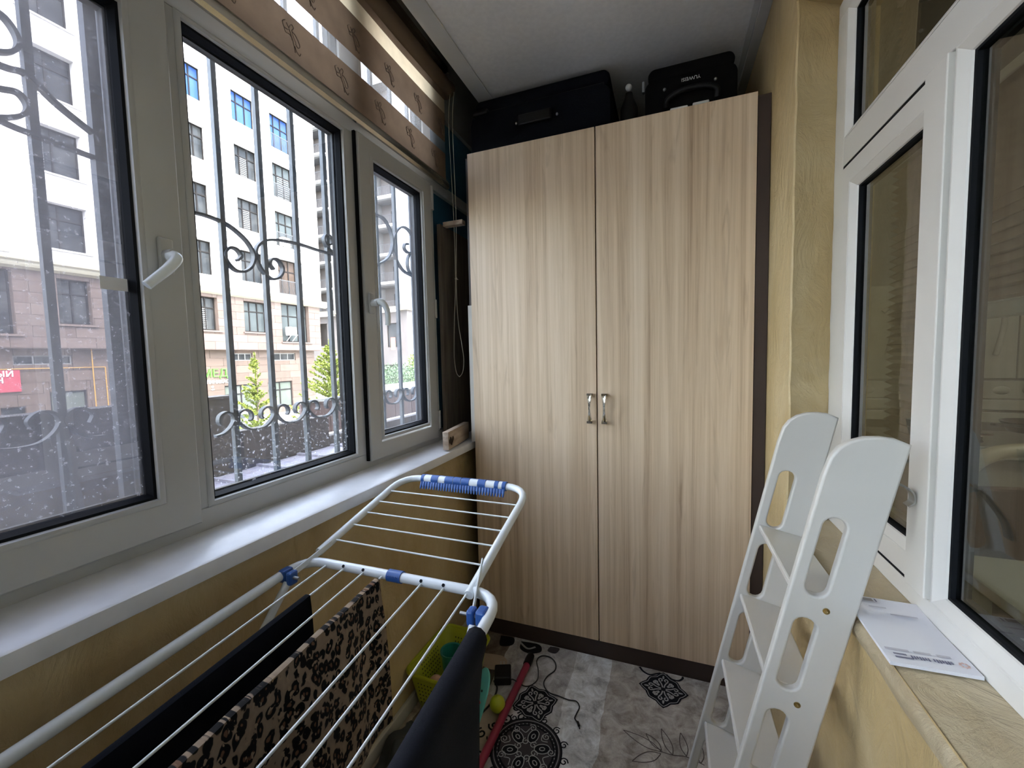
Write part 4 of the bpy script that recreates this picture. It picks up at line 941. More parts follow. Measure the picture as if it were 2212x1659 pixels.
for p, q, wd in (((-0.013, 1.300), (-0.134, 1.338), 0.017), ((-0.013, 1.305), (-0.062, 1.350), 0.013), ((0.02, 1.30), (-0.015, 1.385), 0.014), ((-0.015, 1.293), (-0.098, 1.238), 0.018), ((0.06, 1.31), (0.045, 1.39), 0.013), ((0.10, 1.30), (0.10, 1.38), 0.013)):
    decal(leaf(p, q, wd), LINERUG, 'leaf_outline', 0.0129, 0.0028)
decal([([(-0.013, 1.300), (0.02, 1.30), (0.06, 1.308), (0.11, 1.298)], False)], LINERUG, 'leaf_outline', 0.0129, 0.0028)

# basket
def basket(c, sx, sy, h, rot):
    t = thing('plastic_basket', (c[0], c[1], 0.013), 'lime green perforated plastic basket of toys on the floor behind the airer', 'basket')
    cr, sr = math.cos(rot), math.sin(rot)
    def W(x, y, z): return (c[0] + x * cr - y * sr, c[1] + x * sr + y * cr, z)
    def rr(hx, hy, r, z, n=5):
        P = []
        for sx_, sy_, a0 in ((1, 1, 0), (-1, 1, 90), (-1, -1, 180), (1, -1, 270)):
            for i in range(n + 1): a = math.radians(a0 + 90 * i / n); P.append(W(sx_ * (hx - r) + r * math.cos(a), sy_ * (hy - r) + r * math.sin(a), z))
        return P
    k = 24; mb = MB(); zs = [(0.016, 0.78), (0.02, 0.80), (h, 1.0)]
    rings = [rr(sx * f, sy * f, 0.03, z) for z, f in zs]
    rim = [rr(sx + 0.010, sy + 0.010, 0.036, h + 0.002), rr(sx + 0.010, sy + 0.010, 0.036, h - 0.012)]
    vs = [p for r in rings for p in r]; mb.add(vs, [tuple(range(k))[::-1]] + [(i * k + j, i * k + (j + 1) % k, (i + 1) * k + (j + 1) % k, (i + 1) * k + j) for i in range(2) for j in range(k)])
    b = obj('body', mb, LIME, t, smooth=50); s = b.modifiers.new('wall', 'SOLIDIFY'); s.thickness = 0.003; s.offset = 0
    obj('rim', MB().tube(rr(sx + 0.006, sy + 0.006, 0.034, h), 0.007, 8, closed=True), LIME, t, smooth=60)
    # perforations: dark pellets set through the wall
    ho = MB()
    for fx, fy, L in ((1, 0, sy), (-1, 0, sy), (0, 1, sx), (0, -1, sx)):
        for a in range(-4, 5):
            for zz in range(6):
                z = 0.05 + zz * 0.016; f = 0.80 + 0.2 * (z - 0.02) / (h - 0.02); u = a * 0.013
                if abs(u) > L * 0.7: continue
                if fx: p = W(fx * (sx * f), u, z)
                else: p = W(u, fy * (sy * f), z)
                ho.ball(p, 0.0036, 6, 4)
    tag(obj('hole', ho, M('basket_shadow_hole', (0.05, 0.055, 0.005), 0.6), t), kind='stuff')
    return W
Wb = basket((-0.760, 1.290), 0.098, 0.135, 0.165, -0.04)
t = thing('toy_cup', (-0.78, 1.30, 0.02), 'dark teal plastic toy cup standing in the lime basket', 'cup')
obj('cup', MB().lathe([(0.0, 0.03), (0.028, 0.03), (0.040, 0.155), (0.043, 0.155), (0.043, 0.162), (0.037, 0.160), (0.026, 0.04), (0, 0.04)], (-0.765, 1.310, 0), 24), MINTD, t, smooth=50)
for i, (x, y, z, r) in enumerate(((-0.785, 1.225, 0.09, 0.027), (-0.74, 1.235, 0.10, 0.026))):
    tag(obj('toy_ball', MB().ball((x, y, z), r, 16, 10), PINKB, None, smooth=70), ['pale pink ball in the lime basket, nearer the window wall', 'pale pink ball in the lime basket, beside the teal cup'][i], 'ball', 'pink balls in the basket')
tag(obj('toy_ball', MB().ball((-0.560, 1.265, 0.042), 0.028, 16, 10, (1, 1, 1.0)), LIME, None, smooth=70), 'lime green ball on the rug beside the basket', 'ball')
mt = thing('toy_tray', (-0.61, 1.22, 0.02), 'flat mint green leaf-shaped toy with red smiling mouth leaning on the basket', 'toy')
P3 = [(0, 0), (0.018, 0.05), (0.035, 0.11), (0.043, 0.165), (0.036, 0.205), (0.012, 0.225), (-0.014, 0.218), (-0.030, 0.190), (-0.034, 0.14), (-0.022, 0.07)]
P3 = [(p.x, p.y) for p in smoothpath([(a, b, 0) for a, b in P3 + [P3[0]]], 4)[:-1]]
ez = Vector((0.02, 0.60, 0.80)).normalized(); ex = Vector((0.85, -0.45, 0.30)); ex = (ex - ez * ex.dot(ez)).normalized(); en = ex.cross(ez).normalized(); om = Vector((-0.585, 1.085, 0.018))
fm = lambda a, b, d: tuple(om + ex * a * 0.9 + ez * b * 1.03 + en * d)
obj('plate', MB().prism(P3, lambda a, b: fm(a, b, 0.0), lambda a, b: fm(a, b, 0.006)), MINT, mt, bev=0.0015)
mo = MB(); Q = [(-0.016, 0.13), (-0.006, 0.118), (0.008, 0.118), (0.018, 0.132), (0.004, 0.14)]
mo.prism(Q, lambda a, b: fm(a, b, -0.001), lambda a, b: fm(a, b, 0.0075)); obj('mouth', mo, REDP, mt)
for a_, b_ in ((0.012, 0.162), (-0.012, 0.158)): obj('eye', MB().cyl(fm(a_, b_, -0.002), fm(a_, b_, 0.008), 0.0035, 10), BLACKP, mt)
# crimson pole, adapter, cables
pl = thing('floor_mop_pole', (-0.53, 1.3, 0.025), 'crimson tube with black end cap lying on the rug', 'pole')
obj('tube', MB().cyl((-0.536, 0.85, 0.0265), (-0.526, 1.492, 0.0265), 0.0135, 18), CRIM, pl, smooth=50)
obj('end_cap', MB().lathe([(0, 0), (0.0155, 0.0), (0.0165, 0.03), (0.0145, 0.055), (0, 0.058)], (-0.526, 1.49, 0.0295), 16, 'y'), BLACKP, pl, smooth=40)
ad = thing('power_adapter', (-0.60, 1.41, 0.012), 'black power adapter block lying beside the crimson tube', 'adapter')
obj('body', MB().obox((-0.598, 1.41, 0.030), Vector((0.030, 0.012, 0)), Vector((-0.013, 0.034, 0)), (0, 0, 0.0165)), BLACKP, ad, bev=0.005)
obj('prongs', MB().bar((-0.622, 1.45, 0.034), (-0.630, 1.468, 0.034), 0.004, 0.002).bar((-0.61, 1.455, 0.034), (-0.618, 1.472, 0.034), 0.004, 0.002), STEEL, ad)
cbp = [(-0.570, 1.405), (-0.545, 1.385), (-0.50, 1.40), (-0.469, 1.439), (-0.478, 1.49), (-0.500, 1.540), (-0.490, 1.572), (-0.455, 1.578), (-0.425, 1.555), (-0.416, 1.515), (-0.436, 1.475), (-0.440, 1.435), (-0.412, 1.403), (-0.37, 1.398), (-0.335, 1.393), (-0.305, 1.396), (-0.290, 1.375), (-0.294, 1.345), (-0.296, 1.325), (-0.283, 1.313)]
ca = thing('power_cable', (-0.4, 1.4, 0.014), 'thin black cable snaking across the rug to a small jack plug', 'cable')
zc = lambda x: 0.0165 if not (-0.555 < x < -0.50) else 0.044
obj('cord', MB().tube(smoothpath([(x, y, zc(x)) for x, y in cbp], 6), 0.0022, 6), CABLE, ca, smooth=60)
obj('jack', MB().cyl((-0.283, 1.313, 0.0175), (-0.276, 1.300, 0.0175), 0.0042, 10).cyl((-0.276, 1.300, 0.0175), (-0.272, 1.290, 0.0175), 0.0018, 8), BLACKP, ca, smooth=50)
c2 = [(-0.625, 1.385), (-0.600, 1.355), (-0.594, 1.30), (-0.605, 1.250), (-0.628, 1.195), (-0.66, 1.15)]
tag(obj('loose_cable', MB().tube(smoothpath([(x, y, 0.017) for x, y in c2], 6), 0.0035, 6), CABLE, None, smooth=60), 'thicker black cable running from the adapter toward the trousers', 'cable')
# bundled things at the wall under the airer
bl = thing('folded_cloth', (-0.80, 1.02, 0.0), 'crumpled dark grey cloth on the floor by the white baseboard', 'cloth')
mb = MB(); n, m_ = 18, 14; rnd = random.Random(9)
for i in range(n + 1):
    for j in range(m_ + 1):
        u, v = i / n, j / m_; e = (math.sin(PI * u) * math.sin(PI * v)) ** 0.4
        mb.v.append((-0.845 + 0.13 * v + 0.01 * math.sin(9 * u), 0.90 + 0.22 * u + 0.008 * math.sin(11 * v), 0.014 + e * (0.045 + 0.012 * math.sin(13 * u + 4 * v) + 0.008 * math.sin(17 * v))))
mb.f = [(i * (m_ + 1) + j, i * (m_ + 1) + j + 1, (i + 1) * (m_ + 1) + j + 1, (i + 1) * (m_ + 1) + j) for i in range(n) for j in range(m_)]; mb.m = [0] * len(mb.f)
obj('cloth', mb, M('dark_grey_cotton', (0.05, 0.055, 0.055), 0.95, bump=0.2, scale=60), bl, smooth=80)

# ================================================================== KITCHEN seen through the right window
KFILL = 11
kx0, kx1, ky0, ky1 = XF + 0.10, 3.3, -2.2, 3.4
for nm, bx_, m_ in (('floor_kitchen', (kx0, kx1, ky0, ky1, -0.1, 0.0), KF), ('ceiling_kitchen', (kx0, kx1, ky0, ky1, 2.62, 2.7), KW), ('wall_kitchen_far', (kx1, kx1 + 0.1, ky0, ky1, -0.1, 2.7), KW), ('wall_kitchen_end', (kx0, kx1, ky1, ky1 + 0.1, -0.1, 2.7), KW), ('wall_kitchen_near', (kx0, kx1, ky0 - 0.1, ky0, -0.1, 2.7), KW)): struct(nm, MB().box(*bx_), m_)
kl = thing('added_ceiling_lamp', (1.9, 0.9, 2.6), 'added round white ceiling lamp, out of view, lighting the kitchen', 'lamp')  # unseen lamp added to light the kitchen and fill the balcony
obj('shade', MB().lathe([(0, 2.54), (0.16, 2.55), (0.19, 2.60), (0.19, 2.62), (0, 2.62)], (1.9, 0.9, 0), 28), WHITEP, kl, smooth=40)
ld = bpy.data.lights.new('added_fill_light', 'POINT'); ld.energy = KFILL; ld.color = (1.0, 0.95, 0.82); ld.shadow_soft_size = 0.15; lo = bpy.data.objects.new('added_fill_light', ld); C.objects.link(lo); lo.location = (1.9, 0.9, 2.45)
def pleated(x, y0, y1, z0, z1, label, p=0.020, amp=0.009, rail=True):
    t = thing('pleated_blind', (x, (y0 + y1) / 2, z1), label, 'blind')
    mb = MB(); n = int((z1 - z0) / (p / 2)); vs = []
    for i in range(n + 1):
        z = z0 + (z1 - z0) * i / n; xx = x + (amp if i % 2 else -amp); vs += [(xx, y0, z), (xx, y1, z)]
    mb.add(vs, [(2 * i, 2 * i + 1, 2 * i + 3, 2 * i + 2) for i in range(n)]); obj('pleats', mb, KBL, t)
    if rail: obj('bottom_rail', MB().box(x - 0.014, x + 0.014, y0, y1, z0 - 0.03, z0 - 0.002), PVCW, t, bev=0.003)
    obj('head_rail', MB().box(x - 0.014, x + 0.014, y0, y1, z1, z1 + 0.02), PVCW, t, bev=0.003); return t
pleated(0.562, 1.125, 1.40, 0.86, 1.73, 'taupe pleated blind covering the narrow casement of the right window')
pleated(0.562, -0.24, 1.085, 1.352, 1.735, 'half-raised taupe pleated blind over the wide pane of the right window', p=0.020, amp=0.010)
pleated(0.562, 0.80, 1.40, 1.845, 2.14, 'short taupe pleated blind in the upper light of the right window', rail=False)
# worktop, hob and tiled splashback
ku = thing('kitchen_counter', (1.5, 2.3, 0), 'white kitchen counter behind the right window', 'counter')
obj('cabinet', MB().box(0.92, 2.4, 2.10, 2.56, 0.08, 0.845), KTILE, ku); obj('worktop', MB().box(0.90, 2.42, 2.06, 2.57, 0.845, 0.876), KTILE, ku, bev=0.004)
bs = thing('tiled_splashback', (1.5, 2.58, 0.877), 'pale tiled splashback with a row of raised round knobs', 'tiles')
for i in range(7):
    xa = 0.90 + 0.20 * i
    obj('tile', MB().box(xa, xa + 0.196, 2.572, 2.585, 1.12, 1.58), KTILE, bs, bev=0.004)
    for xx in (xa + 0.045, xa + 0.145): obj('raised_knob', MB().ball((xx, 2.57, 1.066), 0.028, 14, 8, (1.2, 0.6, 0.75)), KTILE, bs, smooth=60)
    obj('relief', MB().tube(smoothpath([(xa + 0.10, 2.57, 1.45), (xa + 0.135, 2.57, 1.47), (xa + 0.145, 2.57, 1.37), (xa + 0.12, 2.57, 1.23)], 5), 0.011, 8), KTILE, bs, smooth=60)
for z0, z1, d in ((1.027, 1.11, 0), (0.975, 1.022, 0.010), (0.915, 0.962, 0)): obj('tile_border', MB().box(0.90, 2.42, 2.565 - d, 2.58, z0, z1), KTILE, bs, bev=0.003)
hb = thing('gas_hob', (1.4, 2.3, 0.877), 'dark gas hob with steel burners on the kitchen counter', 'hob')
obj('plate', MB().box(1.0, 1.72, 2.10, 2.50, 0.877, 0.886), STEEL, hb, bev=0.003)
for x, y in ((1.15, 2.21), (1.15, 2.40), (1.52, 2.21), (1.52, 2.40)):
    obj('burner', MB().lathe([(0, 0.888), (0.045, 0.888), (0.040, 0.902), (0.026, 0.906), (0, 0.906)], (x, y, 0), 18), KDARK, hb, smooth=40)
    obj('grate', MB().bar((x - 0.08, y, 0.914), (x + 0.08, y, 0.914), 0.007, 0.007).bar((x, y - 0.08, 0.914), (x, y + 0.08, 0.914), 0.007, 0.007), KDARK, hb)
pn = thing('frying_pan', (1.40, 2.28, 0.918), 'dark frying pan standing on the gas hob', 'pan')
obj('pan', MB().lathe([(0, 0.919), (0.10, 0.919), (0.122, 0.96), (0.118, 0.96), (0.095, 0.925), (0, 0.925)], (1.42, 2.28, 0), 28), KDARK, pn, smooth=40)
obj('pan_handle', MB().bar((1.32, 2.22, 0.95), (1.18, 2.13, 0.97), 0.018, 0.011), KDARK, pn, bev=0.003)
# dining chair and table
ch = thing('dining_chair', (0.86, 1.45, 0), 'cream wooden dining chair with rounded back and brown upholstery behind the right window', 'chair')
def cpt(u, z, d=0): return Vector((0.79 + 0.30 * u, 1.53 + 0.04 * u + d, z))
Pc = [cpt(0, 0.45), cpt(0, 0.84), cpt(0.06, 0.93), cpt(0.3, 0.975), cpt(0.7, 0.975), cpt(0.94, 0.93), cpt(1, 0.84), cpt(1, 0.45)]
obj('back_frame', MB().tube(smoothpath(Pc, 6), 0.020, 10), KCHAIR, ch, smooth=60)
mb = MB(); mb.add([cpt(0.16, 0.55), cpt(0.84, 0.55), cpt(0.84, 0.87), cpt(0.16, 0.87), cpt(0.16, 0.55, 0.03), cpt(0.84, 0.55, 0.03), cpt(0.84, 0.87, 0.03), cpt(0.16, 0.87, 0.03)], [(0, 1, 2, 3), (7, 6, 5, 4), (0, 4, 5, 1), (1, 5, 6, 2), (2, 6, 7, 3), (3, 7, 4, 0)]); obj('back_pad', mb, KBROWN, ch, bev=0.008)
obj('seat', MB().box(0.77, 1.11, 1.56, 1.92, 0.43, 0.49), KBROWN, ch, bev=0.012)
for x, y in ((0.80, 1.57), (1.08, 1.60), (0.80, 1.88), (1.08, 1.88)): obj('leg', MB().tube([(x, y, 0.0), (x, y, 0.44)], [0.014, 0.02], 10), KCHAIR, ch, smooth=60)
tb = thing('kitchen_table', (1.0, 1.0, 0), 'white kitchen table just inside the right window', 'table')
obj('tabletop', MB().box(0.66, 1.34, 0.78, 1.36, 0.715, 0.742), KTABLE, tb, bev=0.005)
for x, y in ((0.71, 0.83), (1.29, 0.83), (0.71, 1.31), (1.29, 1.31)): obj('leg', MB().box(x - 0.022, x + 0.022, y - 0.022, y + 0.022, 0, 0.715), KTABLE, tb, bev=0.003)
st = thing('stool', (0.76, 0.58, 0), 'dark square stool under the pale blue basin', 'stool')
obj('seat', MB().box(0.61, 0.91, 0.44, 0.74, 0.44, 0.47), KDARK, st, bev=0.005)
for x, y in ((0.64, 0.47), (0.88, 0.47), (0.64, 0.71), (0.88, 0.71)): obj('leg', MB().box(x - 0.016, x + 0.016, y - 0.016, y + 0.016, 0, 0.44), KDARK, st)
bw = thing('bowl', (0.76, 0.60, 0.471), 'pale blue plastic basin on a stool low behind the right window', 'bowl')
obj('bowl', MB().lathe([(0, 0.472), (0.06, 0.472), (0.10, 0.575), (0.108, 0.575), (0.108, 0.585), (0.094, 0.583), (0.055, 0.48), (0, 0.48)], (0.76, 0.62, 0), 28), KBLUE, bw, smooth=40)
# ================================================================== WINDOW GRILLE outside
XG = -1.25
gr = thing('window_grille', (XG, 0.8, 0.85), 'grey wrought-iron security grille with scrolls outside the left window', 'grille')
for y in (-1.9, -1.76, -1.62, -1.48, -1.2, -1.06, -0.92, -0.78, -0.5, -0.36, -0.22, -0.08, 0.06, 0.21, 0.354, 0.491, 0.760, 0.877, 1.013, 1.145, 1.288, 1.43, 1.590, 1.730, 1.870, 2.02, 2.17):
    obj('bar', MB().box(XG - 0.0075, XG + 0.0075, y - 0.0075, y + 0.0075, 0.80, 2.72), IRON, gr)
for y in (0.596, 0.628): obj('post', MB().box(XG - 0.011, XG + 0.011, y - 0.011, y + 0.011, 0.78, 2.75), IRON, gr)
for z in (0.79, 2.70): obj('rail', MB().box(XG - 0.008, XG + 0.008, -2.0, 2.3, z - 0.012, z + 0.012), IRON, gr)
def scroll(pts, w=0.007, th=0.016, nm='scroll'):
    S = smoothpath([(XG + 0.004, a, b) for a, b in pts], 6); mb = MB(); vs = []
    for i, p in enumerate(S):
        d = (S[min(i + 1, len(S) - 1)] - S[max(i - 1, 0)]).normalized(); n_ = Vector((0, -d.z, d.y)) * w / 2
        for sx in (-th / 2, th / 2):
            for s in (-1, 1): vs.append(p + n_ * s + Vector((sx, 0, 0)))
    fs = []
    for i in range(len(S) - 1):
        for a, b in ((0, 1), (1, 3), (3, 2), (2, 0)): fs.append((i * 4 + a, i * 4 + b, i * 4 + 4 + b, i * 4 + 4 + a))
    fs += [(0, 1, 3, 2), tuple((len(S) - 1) * 4 + q for q in (0, 1, 3, 2))]
    mb.add(vs, fs); return obj(nm, mb, IRON, gr, smooth=30)
scroll([(0.76, 1.69), (0.814, 1.695), (0.854, 1.694), (0.897, 1.685), (0.942, 1.659), (0.964, 1.633), (0.972, 1.607), (0.960, 1.576), (0.935, 1.556), (0.906, 1.555), (0.883, 1.575), (0.876, 1.599), (0.893, 1.620), (0.915, 1.619), (0.927, 1.602), (0.914, 1.586)])
scroll([(1.43, 1.685), (1.361, 1.693), (1.30, 1.692), (1.233, 1.691), (1.166, 1.693), (1.104, 1.690), (1.046, 1.682), (1.005, 1.666), (0.983, 1.642), (0.978, 1.618), (0.984, 1.595), (0.998, 1.570), (1.031, 1.549), (1.062, 1.562), (1.076, 1.590), (1.060, 1.616), (1.036, 1.616), (1.027, 1.598), (1.040, 1.582)])
scroll([(1.43, 1.74), (1.363, 1.719), (1.320, 1.703), (1.285, 1.712), (1.268, 1.740), (1.282, 1.762), (1.305, 1.755), (1.308, 1.735), (1.294, 1.726)], 0.006)
# right bay scrolls
scroll([(1.54, 1.925), (1.593, 1.931), (1.641, 1.929), (1.677, 1.901), (1.700, 1.854), (1.694, 1.804), (1.66, 1.752), (1.593, 1.712), (1.54, 1.70)], 0.008)
scroll([(2.03, 1.690), (1.922, 1.699), (1.851, 1.703), (1.78, 1.716), (1.728, 1.757), (1.705, 1.811), (1.717, 1.868), (1.751, 1.912), (1.794, 1.934), (1.838, 1.931), (1.873, 1.904), (1.88, 1.863), (1.859, 1.826), (1.822, 1.815), (1.796, 1.830), (1.804, 1.852), (1.832, 1.858)], 0.008)
scroll([(2.03, 1.80), (1.97, 1.80), (1.924, 1.811), (1.877, 1.820), (1.839, 1.806), (1.819, 1.77), (1.825, 1.73), (1.851, 1.711), (1.885, 1.722), (1.903, 1.752), (1.890, 1.772), (1.866, 1.762)], 0.007)
# left bay scrolls
scroll([(0.36, 1.90), (0.40, 1.905), (0.44, 1.895), (0.470, 1.912), (0.478, 1.94), (0.462, 1.97), (0.43, 1.98)], 0.008)
scroll([(0.36, 1.875), (0.451, 1.872), (0.486, 1.876), (0.53, 1.84), (0.590, 1.806)], 0.008)
scroll([(0.36, 1.79), (0.41, 1.76), (0.448, 1.771), (0.475, 1.79), (0.483, 1.812), (0.471, 1.831), (0.448, 1.826), (0.40, 1.81)], 0.008)
scroll([(0.36, 1.79), (0.443, 1.762), (0.50, 1.757), (0.590, 1.752)], 0.007)
# the C-scroll frieze: one pair round each bar
def pair(yc):
    for s in (-1, 1):
        scroll([(yc + s * 0.064, 1.055), (yc + s * 0.040, 1.059), (yc + s * 0.018, 1.075), (yc + s * 0.006, 1.096), (yc + s * 0.012, 1.115), (yc + s * 0.030, 1.122), (yc + s * 0.048, 1.113), (yc + s * 0.052, 1.096), (yc + s * 0.046, 1.086)], 0.006, 0.016)
for yc in (0.877, 1.013, 1.145, 1.288, 1.43, 1.590, 1.730, 1.870, 2.02): pair(yc)
for yc in (0.21, 0.354, 0.491, -0.08, 0.06): 
    for s in (-1, 1):
        scroll([(yc + s * 0.070, 1.104), (yc + s * 0.040, 1.108), (yc + s * 0.016, 1.126), (yc + s * 0.004, 1.152), (yc + s * 0.016, 1.172), (yc + s * 0.036, 1.174), (yc + s * 0.052, 1.158), (yc + s * 0.046, 1.140)], 0.006, 0.016)

# ================================================================== OUTSIDE
struct('ground', MB().box(-45, -17.5, -25, 60, -2.2, -2.0).box(-17.5, -1.1, -25, 60, -2.2, -2.0), ASPH)
ob = thing('own_building_wall', (-1.12, 0, -2), 'plain render of the balcony parapet outside the left window', 'building')
obj('wall', MB().box(-1.14, -1.10, -3.5, 2.45, -2.0, 0.86), CONC, ob); obj('shading_storeys', MB().box(-1.10, 6.0, -14, 16, 2.82, 9.5), CONC, ob); obj('side_wall', MB().box(-1.10, 0.45, 2.47, 3.6, -2, 2.80).box(-1.10, 6.0, 3.6, 16, -2, 2.80).box(-1.10, 6.0, -14, -3.52, -2, 2.80), CONC, ob); obj('sill_flashing', MB().box(-1.28, -1.04, -2.2, 2.3, 0.862, 0.874), M('zinc_flashing', (0.35, 0.37, 0.40), 0.35, metal=0.4), ob)  # unseen upper storeys added to block sun and sky, height set for their shadow
# lean-to roof and parapet wall in front of the window
ro = thing('lean_to_roof', (-3.0, 2, -2), 'lilac grey ribbed sheet roof below the window in front of the dark wall', 'roof')
obj('sheet', MB().box(-4.0, -2.0, -4, 7, 0.12, 0.19), PLATF, ro)
for i in range(22): obj('rib', MB().box(-4.0, -2.0, -4 + 0.5 * i, -3.96 + 0.5 * i, 0.19, 0.215), PLATF, ro)
obj('wall_under', MB().box(-3.98, -2.1, -3.9, 6.9, -2.0, 0.12), CONC, ro)
pw = thing('parapet_wall', (-4.1, 1, -2), 'dark brown granite-clad parapet wall outside the left window', 'wall')
def gslab(y0, y1, z0, z1): 
    n = max(1, round((y1 - y0) / 0.62))
    for i in range(n):
        a = y0 + (y1 - y0) * i / n; b = y0 + (y1 - y0) * (i + 1) / n; obj('granite_slab', MB().box(-4.12, -4.0, a + 0.003, b - 0.003, z0, z1), FENCE, pw)
gslab(-4, 2.77, 0.195, 0.93); gslab(2.77, 4.0, 0.195, 0.585); gslab(4.0, 7.0, 0.195, 0.32)
obj('coping', MB().box(-4.16, -3.97, -4, 2.79, 0.93, 0.955), FENCE, pw)
obj('backing', MB().box(-4.30, -4.125, -4, 7, -2.0, 0.3), CONC, pw)
mf = thing('maroon_fence', (-5.6, 7, -2), 'maroon sheet metal fence beyond the dark parapet wall', 'fence')
for i in range(9): obj('panel', MB().box(-5.62, -5.58, 5.02 + 0.62 * i, 5.62 + 0.62 * i, -2, 0.57), MAROON, mf)
obj('top_rail', MB().box(-5.65, -5.55, 5.0, 10.6, 0.58, 0.62), STEEL, mf)

XA = -23.0
A_ = thing('apartment_building', (XA - 5, 15, -2), 'white rendered apartment block with pink travertine lower floors across the street', 'building')
mpa = lambda a, b, t: (XA - t, a, b)
cols = [(2.6, 4.1), (5.9, 7.95), (8.83, 10.40), (11.0, 11.88), (14.1, 15.62), (17.12, 18.62), (19.53, 21.55)]
wins = []
for ci, (a, b) in enumerate(cols):
    for r in range(5):
        z0 = 6.02 + 2.99 * r; z1 = z0 + 1.83
        if ci == 6: z0 -= 0.42
        if ci in (1,): z0 -= 0.35; z1 += 0.1
        if ci == 3: z0 -= 0.1; z1 += 0.1
        wins.append((a, b, z0, z1, ci, r))
holes = [w_[:4] for w_ in wins]
mb = MB(); grid_wall(mb, -6, 22.9, 5.05, 21.2, holes, mpa, 0.34); mb.box(XA - 12, XA - 0.36, 22.7, 22.88, 5.05, 21.2)
mb.add([(XA, 22.9, 5.05), (XA - 12, 22.9, 5.05), (XA - 12, 22.9, 21.2), (XA, 22.9, 21.2)], [(0, 1, 2, 3)])
obj('render_wall', mb, FW, A_)
mb = MB()
for pr in ([(0.0, 5.02), (0.22, 5.10), (0.26, 5.18), (0.26, 5.26), (0.36, 5.32), (0.36, 5.42), (0.0, 5.46)],):
    k = len(pr); vs = [(XA + d, y, z) for y in (-6, 23.25) for d, z in pr]; mb.add(vs, [tuple(range(k)), tuple(range(k, 2 * k))] + [(i, (i + 1) % k, k + (i + 1) % k, k + i) for i in range(k)])
obj('cornice', mb, FC, A_)
w2 = [(2.6, 4.1, 3.05, 4.85), (5.9, 8.05, 2.55, 4.95), (9.27, 10.30, 3.02, 4.84), (11.5, 12.4, 3.05, 4.85), (14.1, 15.60, 3.06, 4.84), (17.1, 18.60, 3.08, 4.87), (19.58, 21.72, 2.56, 5.02)]
w3 = [(8.03, 9.72, 1.37, 1.74), (11.3, 12.9, 1.37, 1.77), (13.9, 14.9, 1.40, 1.80), (16.57, 17.77, 1.40, 1.82), (19.22, 20.86, 1.37, 1.83)]
w4 = [(8.95, 10.1, -1.6, 0.25), (11.4, 12.5, -1.6, 0.3), (14.2, 14.98, -1.6, 0.02), (16.0, 18.0, -1.7, -0.02), (18.7, 20.50, -1.65, 0.0), (7.6, 8.25, -0.6, -0.25)]
rnd = random.Random(11)
def stones(y0, y1, z0, z1, nr, ww, holes, mats, nm, x):
    h = (z1 - z0) / nr; shared = {}
    for r in range(nr):
        y = y0 - (ww / 2 if r % 2 else 0)
        while y < y1:
            rs = [(max(y, y0), min(y + ww, y1), z0 + r * h, z0 + (r + 1) * h)]
            for ho in holes: rs = [q for p in rs for q in sub_rect(p, ho)]
            m = rnd.choice(mats); d = rnd.uniform(0, 0.006)
            for p in rs:
                if p[1] - p[0] < 0.03 or p[3] - p[2] < 0.03: continue
                g = 0.006
                obj(nm, MB().box(x - 0.03, x + d, p[0] + g, p[1] - g, p[2] + g, p[3] - g), m, A_)
            y += ww
stones(6.6, 22.7, 2.03, 5.03, 7, 1.25, w2, ST, 'stone_panel', XA + 0.0)
stones(6.6, 22.45, -2.0, 2.0, 9, 1.45, w3 + w4, SG, 'stone_panel', XA - 0.45)
mb = MB(); grid_wall(mb, -6, 22.68, 2.03, 5.05, w2, lambda a, b, t: (XA - 0.034 - t, a, b), 0.25)
mb.box(XA - 0.8, XA - 0.04, -6, 22.6, 2.0, 2.03); mb.box(XA - 12, XA - 0.04, 22.60, 22.69, 2.03, 5.05); obj('stone_backing', mb, ST[2], A_)
mb = MB(); grid_wall(mb, -6, 22.44, -2.0, 2.02, w3 + w4, lambda a, b, t: (XA - 0.484 - t, a, b), 0.15); mb.box(XA - 12, XA - 0.49, 22.40, 22.45, -2.0, 2.02); obj('ground_backing', mb, SG[2], A_)
mb = MB(); mb.box(XA - 12, XA - 0.9, -6, 22.6, -2, 21.0); obj('core', mb, KDARK, A_)
def ewin(a, b, z0, z1, pane, nx=3, tr=True, x=XA - 0.30, frm=WFR, louv=None, w_=0.06):
    f = MB(); f.ring([(0, 0), (w_, 0), (w_, 0.08), (0, 0.08)], (a, b, z0, z1), lambda p, q, t: (x - t, p, q))
    for i in range(1, nx): y = a + (b - a) * i / nx; f.box(x - 0.07, x, y - w_ / 2, y + w_ / 2, z0 + w_, z1 - w_)
    if tr: zt = z0 + (z1 - z0) * 0.68; f.box(x - 0.065, x - 0.001, a + w_, b - w_, zt - w_ / 2, zt + w_ / 2)
    fo = obj('window', f, frm, A_)
    obj('pane', MB().box(x - 0.05, x - 0.04, a + w_, b - w_, z0 + w_, z1 - w_), pane, fo)
    if louv:
        mb = MB(); y0 = a + (b - a) * louv[0]; y1 = a + (b - a) * louv[1]; n = 11; zz1 = z0 + (z1 - z0) * (0.66 if tr else 0.9)
        for i in range(n): z = z0 + 0.1 + (zz1 - z0 - 0.15) * i / (n - 1); mb.box(x - 0.035, x - 0.01, y0, y1, z, z + 0.045)
        obj('louvre', mb, LOUV, fo)
    return fo
